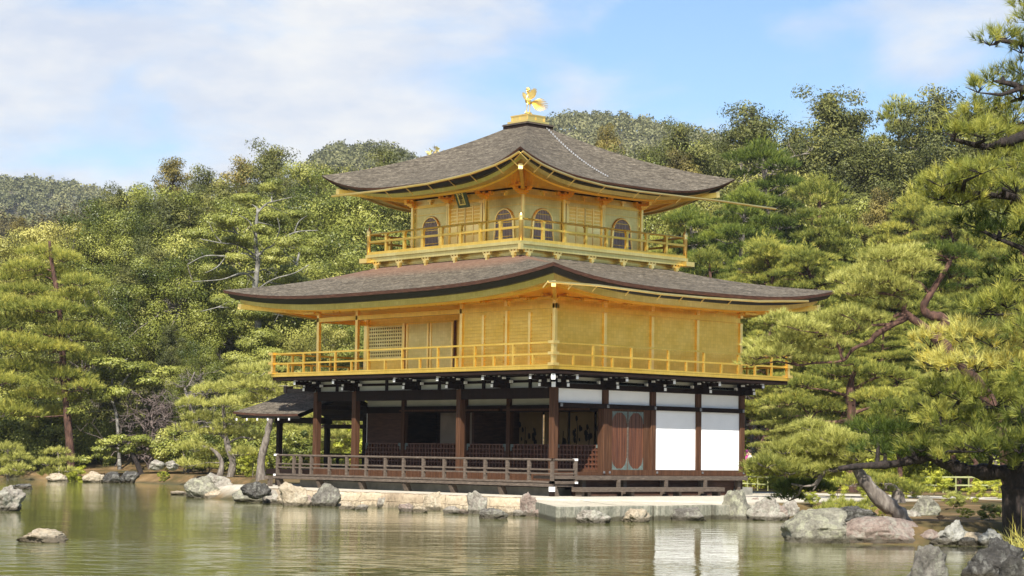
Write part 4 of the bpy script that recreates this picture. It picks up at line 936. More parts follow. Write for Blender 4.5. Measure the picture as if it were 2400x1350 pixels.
# ---- lean-to boat porch on the far left ----------------------------------
PORCH = empty('porch', (-13.6, 1.5, .42)); tag(PORCH, 'small dark open porch with a low bark roof beside the left end of the pavilion', 'porch')
def porch():
    n = 14; m = MB(); vs = []; x0, x1 = -15.35, -11.9
    for sgn in (-1, 1):
        vs = []
        for j in range(n + 1):
            v = j / n; off = 2.15 * v; z = 3.76 - .86 * (1.25 * v - .25 * v * v)
            for i in range(13): u = i / 12; x = x0 - .35 * v * (1 - u) + (x1 - x0) * u; vs.append((x, 1.5 + sgn * off, z + .10 * v * (1 - u) ** 3))
        m.add(vs, [(j * 13 + i, j * 13 + i + 1, (j + 1) * 13 + i + 1, (j + 1) * 13 + i) for j in range(n) for i in range(12)])
    rf = m.build('roof', ROOF, PORCH, smooth=True)
    for nm, mt, dz0, dz1, ins in (('bark_edge', BARKE, -.003, -.08, 0), ('eave_underlayer', BLACK, -.08, -.17, .07)):
        m = MB()
        for sgn in (-1, 1):
            top = []; bot = []
            for i in range(13):
                u = i / 12; x = x0 - .35 * (1 - u) + (x1 - x0) * u; z = 2.90 + .10 * (1 - u) ** 3
                top.append((x + ins * (1 - u), 1.5 + sgn * (2.15 - ins), z + dz0)); bot.append((x + ins * (1 - u), 1.5 + sgn * (2.13 - ins), z + dz1))
            m.add(top + bot, [(i, i + 1, 13 + i + 1, 13 + i) for i in range(12)])
            tv = []; bv = []
            for j in range(n + 1):
                v = j / n; x = x0 - .35 * v + ins; y = 1.5 + sgn * 2.15 * v * (1 - ins / 2.15); z = 3.76 - .86 * (1.25 * v - .25 * v * v) + .10 * v
                tv.append((x, y, z + dz0)); bv.append((x, y, z + dz1))
            m.add(tv + bv, [(i, i + 1, n + 1 + i + 1, n + 1 + i) for i in range(n)])
        m.build(nm, mt, rf)
    m = MB(); vs = [(x0 - .1, 1.5 + s * o, z) for s in (-1, 1) for o, z in ((0, 3.60), (2.0, 2.76))]; 
    for s in (-1, 1): m.add([(x0 + .1, 1.5, 3.58), (x1, 1.5, 3.58), (x1, 1.5 + s * 2.05, 2.76), (x0 - .1, 1.5 + s * 2.05, 2.76)], [(0, 1, 2, 3)])
    m.build('soffit', DARKW, rf)
    m = MB(); m.box(x0 - .06, x1, 1.38, 1.62, 3.72, 3.86); m.box(x0 - .10, x0 + .06, 1.34, 1.66, 3.70, 3.95); m.build('ridge_cap', GREYW, rf)
    m = MB()
    for i in range(6): x = x0 - .2 + i * .62; m.box(x - .018, x + .018, -.62, -.58, 2.68, 2.76)
    m.build('rafter_tip', WHITEP, rf)
    for x, y in ((-14.4, .44), (-14.4, 2.56), (-12.2, 2.56)):
        m = MB(); m.box(x - .085, x + .085, y - .085, y + .085, .3, 2.95); m.build('pillar', DARKW, PORCH, bevel=.015)
    m = MB(); m.box(-14.5, -11.9, .36, .52, 2.62, 2.80); m.box(-14.5, -11.9, 2.48, 2.64, 2.45, 2.60); m.box(-14.5, -14.3, .3, 2.7, 2.62, 2.8); m.box(-14.5, -11.9, 2.48, 2.64, 2.82, 2.95); m.build('beam', DARKW, PORCH)
    m = MB(); m.box(-14.7, -12.6, .1, 2.9, .82, 1.0); m.build('deck', DARKW, PORCH)
    r = MB()
    for z in (1.55, 1.42, 1.1): r.box(-14.6, -12.0, 2.75, 2.82, z - .03, z + .03)
    ra = r.build('railing', DARKW, PORCH)
    for x in np.linspace(-14.55, -12.1, 6): m = MB(); m.box(x - .035, x + .035, 2.75, 2.82, 1.0, 1.52); m.build('rail_post', DARKW, ra)
    m = MB(); m.bar((-13.1, -1.0, .72), (-12.9, -1.0, .72), .2, .12); m.box(-13.0, -12.86, -1.05, -.93, .1, .7); m.build('deck_post', GREYW, PORCH)
porch()
# ---- phoenix on the roof ------------------------------------------------
PH = empty('phoenix_statue', (CX, CY, 13.06)); tag(PH, 'gilded phoenix statue with raised wings and fanned tail on the roof top', 'statue')
def phoenix():
    C0 = Vector((CX, CY, 13.06)); rt = Vector((.679, .734, 0)); tw = Vector((.735, -.678, 0))     # right and towards the pond shore
    def P(r, t, z): return C0 + rt * r + tw * t + Vector((0, 0, z))
    m = MB(); m.lathe([(.22, 0), (.21, .04), (.14, .07), (.12, .11), (.05, .14)], tuple(C0), 14); m.build('pedestal', GOLDB, PH, smooth=True)
    for r_, t_ in ((-.055, .03), (.045, -.03)):
        m = MB(); m.tube([P(r_ - .005, t_, .13), P(r_, t_, .26), P(r_ + .01, t_, .37), P(r_ * .6, t_, .46)], [.016, .013, .020, .045], 7); m.tube([P(r_ - .07, t_ + .03, .135), P(r_ + .05, t_ - .02, .14)], .014, 5); m.build('leg', GOLDB, PH, smooth=True)
    m = MB(); m.tube([P(.13, -.05, .47), P(.08, -.03, .47), P(.02, 0, .49), P(-.04, .03, .53), P(-.07, .05, .60), P(-.045, .05, .67), P(-.01, .04, .74), P(.0, .05, .81), P(-.03, .08, .855), P(-.065, .10, .845), P(-.11, .13, .82)],
             [.025, .06, .085, .088, .062, .040, .032, .030, .042, .032, .006], 12); bd = m.build('body', GOLDB, PH, smooth=True)
    for k in range(7):
        a = math.pi * (k - .5) / 6; m = MB(); c = P(-.02, .06, .90); e = c + rt * math.cos(a) * .075 + Vector((0, 0, math.sin(a) * .085)); m.tube([c, (c + e) / 2 + tw * .012, e], [.016, .038, .020], 6); m.build('crest', GOLDB, bd, smooth=True)
    m = MB(); m.tube([P(-.05, .10, .81), P(-.045, .10, .76), P(-.04, .10, .73)], [.010, .022, .006], 6); m.build('wattle', GOLDB, bd, smooth=True)
    def feathers(name, root, fans, width, depth, bend, parent):
        m = MB(); n = len(fans)
        for i, (ang, l) in enumerate(fans):
            u = i / (n - 1); a = math.radians(ang); d = (rt * math.cos(a) + Vector((0, 0, math.sin(a))) + tw * depth * (.5 + u)).normalized()
            ro = root + tw * depth * .05 * (u - .5); nrm = d.cross(tw).normalized(); pts = []
            for q in range(7):
                v = q / 6; pts.append((ro + d * l * v - Vector((0, 0, 1)) * bend * l * v * v, width * (.35 + .9 * math.sin(math.pi * min(1, v * .86 + .06)))))
            vs = []
            for p_, w in pts: vs += [p_ - nrm * w, p_ + tw * .010, p_ + nrm * w, p_ - tw * .006]
            m.add(vs, [(q * 4 + j, q * 4 + (j + 1) % 4, q * 4 + 4 + (j + 1) % 4, q * 4 + 4 + j) for q in range(6) for j in range(4)])
        m.build(name, GOLDB, parent)
    feathers('wing', P(.03, .06, .55), [(88, .30), (80, .38), (72, .44), (65, .47), (58, .47), (50, .42), (42, .34), (34, .27)], .024, .35, .05, PH)
    feathers('wing', P(-.06, -.04, .56), [(97, .22), (104, .29), (111, .35), (118, .37), (125, .30), (133, .22)], .022, -.45, .02, PH)
    feathers('tail', P(.10, -.04, .49), [(28, .40), (20, .47), (12, .53), (4, .58), (-4, .60), (-11, .60), (-18, .56), (-26, .50), (-34, .43), (-43, .37), (-52, .32)], .017, -.30, .10, PH)
phoenix()
# ================================================================== STONES
def rock_mesh(seed, sx, sy, sz, cuts=13, rough=.16, sub=5):
    rough *= 1.25; cuts += 4
    rng = np.random.default_rng(seed); bm = bmesh.new(); bmesh.ops.create_icosphere(bm, subdivisions=sub, radius=1)
    off = Vector(rng.random(3) * 50); pl = [(Vector(unit(rng.normal(size=3) * [1, 1, .8])), .55 + .3 * rng.random()) for _ in range(cuts)]
    for v in bm.verts:
        p = v.co.copy()
        for n, d in pl:
            k = p.dot(n) - d
            if k > 0: p -= n * k * .93
        d0 = v.co.normalized()
        f = mnoise.fractal(d0 * 1.3 + off, 1.0, 2.0, 4) * rough * 1.3 + abs(mnoise.noise(d0 * 4 + off)) * rough * .5 + mnoise.noise(d0 * 9 + off) * rough * .22 + mnoise.noise(d0 * 22 + off) * rough * .10
        p *= 1 + f; v.co = Vector((p.x * sx, p.y * sy, p.z * sz))
    me = bpy.data.meshes.new('rock'); bm.to_mesh(me); bm.free()
    me.polygons.foreach_set('use_smooth', [True] * len(me.polygons)); return me
def rock(px, yt, yb, wpx, mat, label, seed, zb=0, name='rock', deep=.8, sink=.35, cuts=9, rough=.16, group='rocks along the shore', rot=None, d=None):
    c = on(px, yb, 2, zb) if d is None else at(px, yb, d)
    if d is None: d = float((c - CAM) @ CF)
    w = wpx * d / FPX; h = (yb - yt) * d / FPX
    # the ball is sunk so that its widest ring sits a little above the waterline
    rz = h / (2 - sink) * 1.18; back = np.array([-.735, .678, 0]) * w * deep * .45
    me = rock_mesh(seed, w / 2 * 1.45, w / 2 * deep * 1.35, rz * 1.2, cuts, rough); me.materials.append(mat)
    o = link(name, me, None, Vector(c + back + np.array([0, 0, h - rz * 1.02])))
    o.rotation_euler = (0, 0, math.radians(47) + (0 if rot is None else rot)); return tag(o, label, 'rock', group)
rock(8, 1150, 1198, 64, ROCK_PALE, 'pale craggy rock in the pond cut by the left edge of the photo', 1, group='rocks standing in the pond', rough=.26)
rock(95, 1243, 1272, 80, ROCK_TAN, 'low sandy rock alone in the water at lower left', 2, group='rocks standing in the pond', rough=.22)
rock(48, 1133, 1146, 38, ROCK_DARK, 'small flat dark rock in the pond near the left shore', 3, group='rocks standing in the pond')
rock(133, 1112, 1129, 36, ROCK_TAN, 'flat tan rock on the left shore below the young pine', 4)
rock(212, 1110, 1131, 44, ROCK_TAN, 'pale tan rock on the left shore beside the leaning tree', 5)
rock(262, 1108, 1132, 38, ROCK_DARK, 'dark rock on the left shore right of the pale one', 6)
rock(296, 1106, 1132, 40, ROCK_DARK, 'dark rock on the left shore at the foot of the leaning tree', 7)
rock(365, 1079, 1094, 30, ROCK_PALE, 'whitish rock lying on the mossy bank, left one of two', 8, zb=1.15, group='whitish rocks on the bank')
rock(402, 1080, 1094, 24, ROCK_PALE, 'whitish rock lying on the mossy bank, right one of two', 9, zb=1.15, group='whitish rocks on the bank')
rock(420, 1152, 1160, 40, ROCK_TAN, 'low brown rock at the outer tip of the stony point', 10)
rock(467, 1127, 1167, 62, ROCK_GREEN, 'grey green lichened boulder at the left end of the stony point', 11)
rock(490, 1118, 1150, 70, ROCK_PALE, 'grey boulder behind the lichened one on the stony point', 12, zb=.15)
rock(520, 1128, 1166, 52, ROCK_PALE, 'upright grey boulder in the middle of the stony point', 13)
rock(552, 1140, 1166, 40, ROCK_TAN, 'mossy tan stone between two grey boulders on the point', 14)
rock(588, 1148, 1177, 82, ROCK_GREEN, 'wide greenish boulder left of the stone wall', 15)
rock(594, 1132, 1154, 44, ROCK_DARK, 'black rock behind the wide greenish boulder', 16, zb=.35)
rock(614, 1137, 1156, 26, ROCK_DARK, 'small black rock beside the veranda corner', 17, zb=.35)
rock(640, 1146, 1180, 56, ROCK_PALE, 'sloping grey boulder under the left veranda corner', 18)
rock(690, 1138, 1186, 60, ROCK_TAN, 'tall tan boulder set in the left end of the stone wall', 19, deep=.5)
rock(722, 1164, 1185, 34, ROCK_PINK, 'small reddish stone between two tall boulders in the wall', 20, deep=.6)
rock(742, 1152, 1172, 30, ROCK_TAN, 'small tan stone on top of the wall beside the slanted dark boulder', 21, zb=.12, deep=.6)
rock(768, 1143, 1187, 46, ROCK_GREY, 'slanted dark grey boulder in the stone wall', 22, deep=.5)
rock(905, 1157, 1190, 40, ROCK_PALE, 'grey boulder half buried in the stone wall under the veranda', 23, deep=.4)
rock(1018, 1156, 1196, 52, ROCK_TAN, 'rounded tan boulder in the middle of the stone wall', 24, deep=.5)
rock(1120, 1156, 1204, 46, ROCK_PALE, 'tall grey boulder with a cleft in the stone wall', 25, deep=.5)
rock(1157, 1194, 1216, 46, ROCK_GREY, 'low dark stone in the water before the cleft boulder', 26)
rock(1241, 1160, 1210, 48, ROCK_PINK, 'pinkish upright boulder where the wall meets the landing', 27, deep=.5)
rock(1387, 1197, 1226, 56, ROCK_PALE, 'grey rounded stone before the landing, leftmost of three', 28, group='stones before the landing')
rock(1490, 1195, 1224, 56, ROCK_TAN, 'tan lumpy stone before the landing, middle of three', 29, group='stones before the landing')
rock(1620, 1188, 1221, 54, ROCK_GREY, 'dark square stone before the landing, rightmost of three', 30, group='stones before the landing', deep=.5)
rock(1729, 1160, 1218, 58, ROCK_GREEN, 'tall greenish boulder at the right end of the landing', 31, sink=.6)
rock(1772, 1174, 1205, 28, ROCK_PINK, 'small brown stone behind the tall greenish boulder', 32)
rock(1806, 1176, 1220, 70, ROCK_PALE, 'broad pale boulder right of the tall greenish one', 33)
rock(1858, 1182, 1219, 40, ROCK_PALE, 'narrow grey boulder right of the broad pale one', 34)
rock(1890, 1178, 1215, 60, ROCK_GREY, 'dark lichened boulder left of the big shore rock', 35)
rock(2010, 1186, 1222, 80, ROCK_DARK, 'dark rock in the shade behind the big shore rock', 36, zb=.2)
rock(1925, 1200, 1273, 150, ROCK_GREEN, 'big pale green lichened shore rock below the leaning pine', 37, rough=.13, name='shore_rock')
rock(2088, 1221, 1275, 190, ROCK_PINK, 'long low pinkish shore rock at the foot of the leaning pine', 38, rough=.09, name='shore_rock', cuts=6)
rock(2172, 1170, 1215, 54, ROCK_GREEN, 'upright grey rock behind the foot of the leaning pine', 39, zb=.35)
rock(2140, 1198, 1218, 40, ROCK_PALE, 'small grey stone left of the upright grey rock', 40, zb=.35)
rock(2243, 1233, 1278, 58, ROCK_WHITE, 'chalky white rock right of the brown bush', 41, rough=.25)
rock(2196, 1250, 1276, 60, ROCK_PINK, 'brown stone between the long shore rock and the chalky rock', 42)
rock(2290, 1252, 1279, 50, ROCK_TAN, 'mossy tan stone right of the chalky white rock', 43)
rock(2330, 1250, 1280, 46, ROCK_WHITE, 'chalky stone beside the long grassy tuft at right', 44, rough=.22)
rock(2172, 1304, 1372, 84, ROCK_GREY, 'big dark rock rising from the water at the lower edge of the photo', 45, name='foreground_rock', sink=.5, rough=.2, group='dark rocks in the foreground')
rock(2345, 1278, 1362, 96, ROCK_DARK, 'big dark rock in the lower right corner', 46, name='foreground_rock', rough=.2, group='dark rocks in the foreground')
rock(2300, 1312, 1362, 60, ROCK_DARK, 'lower dark rock leaning on the big one in the right corner', 47, name='foreground_rock', group='dark rocks in the foreground')
rock(2395, 1300, 1368, 80, ROCK_DARK, 'dark rock cut by the right edge at the bottom', 48, name='foreground_rock', group='dark rocks in the foreground')
for i, (px, w_, h_) in enumerate(((812, 34, 17), (846, 26, 14), (950, 32, 18), (985, 26, 15), (1062, 30, 17), (1086, 22, 13), (1190, 34, 18), (1215, 24, 15), (1275, 34, 20))):
    rock(px, 1192 + (px - 812) * .040 - h_ + 4, 1194 + (px - 812) * .040, w_, (ROCK_TAN, ROCK_PALE, ROCK_PINK)[i % 3], ('tan', 'grey', 'reddish')[i % 3] + ' rubble stone at the water foot of the stone wall, ' + ('first', 'second', 'third', 'fourth', 'fifth', 'sixth', 'seventh', 'eighth', 'ninth')[i] + ' from the left', 60 + i, deep=.5, group='rubble at the foot of the wall')
for i, (px, yt, yb, w_, mt, lb) in enumerate(((1745, 1190, 1218, 34, ROCK_GREY, 'grey stone wedged beside the tall greenish boulder'), (1832, 1190, 1220, 34, ROCK_PINK, 'reddish stone between the pale boulders right of the landing'), (1868, 1196, 1219, 36, ROCK_TAN, 'small tan stone left of the dark lichened boulder'), (1940, 1180, 1212, 60, ROCK_DARK, 'dark stone in the shade of the leaning pine pads'), (2215, 1262, 1278, 40, ROCK_GREY, 'low grey stone before the chalky white rock'), (2268, 1262, 1280, 34, ROCK_DARK, 'dark stone between the chalky and the mossy rocks'), (500, 1150, 1168, 30, ROCK_TAN, 'small tan stone at the foot of the upright boulder on the point'), (668, 1160, 1182, 30, ROCK_TAN, 'small stone between the sloping boulder and the tall tan one'))):
    rock(px, yt, yb, w_, mt, lb, 80 + i)
# retaining wall of cut stone below the veranda
def wall():
    m = MB(); P = [(-9.3, -3.95), (-7.4, -4.55), (-5, -4.3), (-3, -4.0), (-1, -4.05), (.6, -4.08), (1.7, -4.0), (2.5, -3.6)]
    rng = random.Random(4); n = 90; rows = 5; vs = []
    L_ = [0]
    for a, b in zip(P[:-1], P[1:]): L_.append(L_[-1] + math.dist(a, b))
    def along(s):
        for i in range(len(P) - 1):
            if s <= L_[i + 1] or i == len(P) - 2: t = (s - L_[i]) / (L_[i + 1] - L_[i]); return P[i][0] + (P[i + 1][0] - P[i][0]) * t, P[i][1] + (P[i + 1][1] - P[i][1]) * t
    for j in range(rows + 4):
        for i in range(n + 1):
            x, y = along(L_[-1] * i / n)
            if j <= rows: z = -.35 + .79 * j / rows; y -= .10 * (1 - j / rows) + .05 * mnoise.noise(Vector((x * 2.5, z * 5, 3)))
            else: q = j - rows; y += [.06, .5, .95][q - 1]; z = .44 + .012 * mnoise.noise(Vector((x * 2, y * 2, 1))) - (.10 if q == 3 else 0)
            if j == rows: z += .02 * mnoise.noise(Vector((x * 1.7, 1, 1)))
            vs.append((x, y, z))
    m.add(vs, [(j * (n + 1) + i, j * (n + 1) + i + 1, (j + 1) * (n + 1) + i + 1, (j + 1) * (n + 1) + i) for j in range(rows + 3) for i in range(n)])
    tag(m.build('stone_wall', STONEW, smooth=True), 'low tan stone wall in the water under the veranda', 'wall')
wall()
def landing():
    """worn slabs laid side by side, with open joints and an uneven waterside edge"""
    root = empty('stone_landing', (6, -4, .2)); tag(root, 'flat pale stone landing at the water right of the stone wall', 'landing')
    fl, fr, br, bl = np.array((8.35, -7.95)), np.array((8.25, -1.15)), np.array((3.0, 1.2)), np.array((1.9, -3.0)); rng = np.random.default_rng(9)
    cuts_ = [0, .17, .33, .52, .70, .86, 1.0]
    for i in range(6):
        u0, u1 = cuts_[i] + .0008, cuts_[i + 1] - .0008; dz = rng.normal(0, .003); o = rng.normal(0, .07)
        nx = (fr - fl) * (u1 - u0); front = []; n = 9
        for k in range(n + 1):
            t = u0 + (u1 - u0) * k / n; q = fl + (fr - fl) * t; front.append(q + np.array([o + .05 * mnoise.noise(Vector((t * 25, 1, i))), 0]))
        back = [bl + (br - bl) * u for u in (u1, u0)]; ring = front + back; k = len(ring); m = MB()
        c = np.mean(ring, 0)
        def lay(z, ins): return [(p_[0] + (c[0] - p_[0]) * ins, p_[1] + (c[1] - p_[1]) * ins, z + .012 * mnoise.noise(Vector((p_[0] * 3, p_[1] * 3, z)))) for p_ in ring]
        L_ = [lay(-.4, 0), lay(.10, .0), lay(.35 + dz, .0), lay(.385 + dz, .006)]
        for a, b in zip(L_[:-1], L_[1:]): m.add(a + b, [(x, (x + 1) % k, k + (x + 1) % k, k + x) for x in range(k)])
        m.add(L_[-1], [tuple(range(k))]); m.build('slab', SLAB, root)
landing()
# ================================================================== HILLS
def hill(name, px, top, d, w, deep, skew=0, amp=.015):
    """a ridge whose summit stands at photo column px; w, deep: half-widths in metres"""
    s0 = at(px, top, d); zt = s0[2]; n = 60
    u = np.linspace(-3, 3, n); v = np.linspace(-2.2, 2.2, 44); U, V = np.meshgrid(u, v, indexing='ij')
    rx, ry = .6782, .7349; fx, fy = -.7349, .6782
    X = s0[0] + U * w * rx + V * deep * fx; Y = s0[1] + U * w * ry + V * deep * fy
    def zf(U, V):
        uu = np.where(U > 0, U * (1 - skew), U * (1 + skew))
        return zt * np.exp(-uu ** 2 / 2 - np.clip(V, -9, None) ** 2 / 2) * (1 + amp * np.sin(U * 4.1 + px) * np.exp(-V * V) + amp * np.sin(U * 9 + V * 4 + px) * .5) - .5
    Z = zf(U, V); idx = np.arange(U.size).reshape(U.shape)
    F = np.stack([idx[:-1, :-1], idx[1:, :-1], idx[1:, 1:], idx[:-1, 1:]], -1).reshape(-1, 4)
    tag(link(name, mesh_np(name, np.stack([X, Y, Z], -1).reshape(-1, 3), F, 4, FARG)), kind='structure')
    def pt(a, b): return np.stack([s0[0] + a * w * rx + b * deep * fx, s0[1] + a * w * ry + b * deep * fy, zf(a, b)], -1)
    return pt
FARG = simple('hill_floor', [(.3, (.06, .055, .03)), (.7, (.11, .095, .055))], .1, .95)
def far_wood(name, pt, mat, n, seed, arange, brange, size, leaf, per=80, conic=.0):
    """canopy of a distant hillside: crowns too many and too far to tell apart"""
    rng = np.random.default_rng(seed); a = rng.uniform(*arange, n); b = rng.uniform(*brange, n); base = pt(a, b)
    S = size * (.6 + .7 * rng.random(n)); tt = rng.normal(.5, .13, n) + .20 * np.sin(base[:, 0] * .05 + 2 * np.sin(base[:, 1] * .031)) * np.cos(base[:, 1] * .043 + base[:, 0] * .017)
    d = unit(rng.normal(size=(n, per, 3))); d[..., 2] = np.abs(d[..., 2]) * 1.25 - .25
    rad = (.55 + .45 * rng.random((n, per, 1)))
    if conic: k = (d[..., 2:3] + .25); d = d * np.concatenate([1 - conic * k, 1 - conic * k, 1 + conic * 1.2 * np.ones_like(k)], -1)
    pos = base[:, None, :] + d * rad * S[:, None, None] * np.array([.5, .5, .62]) + np.array([0, 0, 1]) * S[:, None, None] * .55
    nr = unit(d + rng.normal(0, .6, d.shape)); A = unit(np.cross(nr, rng.normal(size=d.shape))); B = np.cross(nr, A)
    s = leaf * (.6 + .8 * rng.random((n, per, 1))); L = Leaves(4)
    tv = np.clip(tt[:, None] + rng.normal(0, .08, (n, per)), 0, 1).ravel()
    L.leaves(pos.reshape(-1, 3), (A * s).reshape(-1, 3), (B * s * .7).reshape(-1, 3), tv)
    # pale trunks that catch the light here and there
    tag(link(name, L.mesh(name, mat)), kind='stuff')
pB = hill('hill', 822, 376, 680, 38, 130, .35); pC = hill('hill', 1430, 314, 720, 100, 150, .1); pA = hill('hill', 130, 448, 900, 72, 160, 0)
pM = hill('hill', -60, 566, 420, 75, 110, 0); pM2 = hill('hill', 330, 572, 400, 50, 90, -.1)
far_wood('hill_wood', pB, L_FARH, 2600, 1, (-1.7, 3.0), (-1.3, .15), 5.0, .42, 95)
far_wood('hill_wood', pC, L_FARH, 4600, 2, (-1.8, 2.6), (-1.2, .12), 5.0, .42, 95)
far_wood('hill_wood', pA, L_FARH, 1100, 3, (-1.3, 1.6), (-.7, .12), 6.0, .55, 90)
far_wood('hill_wood', pM, L_FAR, 500, 4, (-.9, 2.2), (-.40, .15), 5.0, .30, 150)
far_wood('hill_conifer_wood', pM, L_FARB, 1900, 5, (-1.2, 2.6), (-1.6, -.38), 4.2, .24, 130, .4)
far_wood('hill_conifer_wood', pM2, L_FARB, 1900, 6, (-2.0, 2.2), (-1.6, .1), 4.2, .24, 130, .4)
# ================================================================== WOOD
def proto(fn, *a, **k):
    w, c, o = fn(*a, **k); bpy.data.objects.remove(o); return (w, c)
PINES = [proto(proto_pine, 10 + i, 14, 4.6, [L_PINE, L_PINE, L_PINED, L_PINE][i], [B_RED, B_RED, B_GREY, B_RED][i], npads=50, first=[.28, .4, .3, .5][i], nl=.27, nw=.027, per=9, dens=75) for i in range(4)]
PINEY = [proto(proto_pine, 20 + i, 12, 4.8, L_PINEY, B_RED, npads=46, first=.25, nl=.26, nw=.025, per=9, dens=75) for i in range(2)]
HIN = [proto(proto_conifer, 30 + i, 17, 6.0, L_HIN, B_GREY, nb=170, size=.080, per=200) for i in range(4)]
CED = [proto(proto_conifer, 40 + i, 17, 5.2, L_CED, B_RED, nb=150, size=.080, per=200) for i in range(2)]
BRD = [proto(proto_broad, 50 + i, 13, 4.8, L_BRD, B_GREY, nb=105, size=.070, per=640) for i in range(4)]
YEL = [proto(proto_broad, 60 + i, 11, 4.6, L_YEL, B_GREY, nb=95, size=.070, per=620) for i in range(2)]
BAR = [proto(proto_bare, 70 + i, 14, 5.2, B_PALE, L_BRD, nb=34, leafn=46, size=.085, twig=6) for i in range(2)]
BARE = [proto(proto_bare, 80, 12, 4.0, B_GREY, None, nb=34, twig=6)]
AUT = [proto(proto_bare, 85, 12, 3.6, B_GREY, L_AUT, nb=26, leafn=9, size=.16)]
SHB = [proto(proto_broad, 90 + i, 2.2, 1.5, L_SHB, B_GREY, nb=40, size=.055, per=170, first=.0, limbs=False) for i in range(2)]
DSH = [proto(proto_broad, 95, 3.0, 2.2, L_BRD, B_GREY, nb=46, size=.085, per=190, first=.0, limbs=False)]
KIND = {'pine': (PINES, 14, 'pine_tree', 'red-trunked pine'), 'ypine': (PINEY, 12, 'pine_tree', 'yellow-green pine'), 'hin': (HIN, 17, 'cypress_tree', 'olive cypress'),
        'ced': (CED, 17, 'cedar_tree', 'brownish cedar'), 'brd': (BRD, 13, 'broadleaf_tree', 'dense evergreen broadleaf tree'), 'yel': (YEL, 11, 'broadleaf_tree', 'yellowish broadleaf tree'),
        'bar': (BAR, 14, 'lichened_tree', 'pale-limbed lichened tree'), 'bare': (BARE, 12, 'bare_tree', 'leafless grey tree'), 'aut': (AUT, 12, 'autumn_tree', 'nearly bare tree with orange leaves')}
ROWS = {'skyl': 'on the skyline left of the pavilion', 'midl': 'in the middle row left of the pavilion', 'frol': 'in the front row left of the pavilion', 'back': 'behind the upper roof',
        'skyr': 'on the skyline right of the pavilion', 'midr': 'in the middle row right of the pavilion', 'pinr': 'in the pine belt right of the pavilion', 'lowr': 'low behind the right shore'}
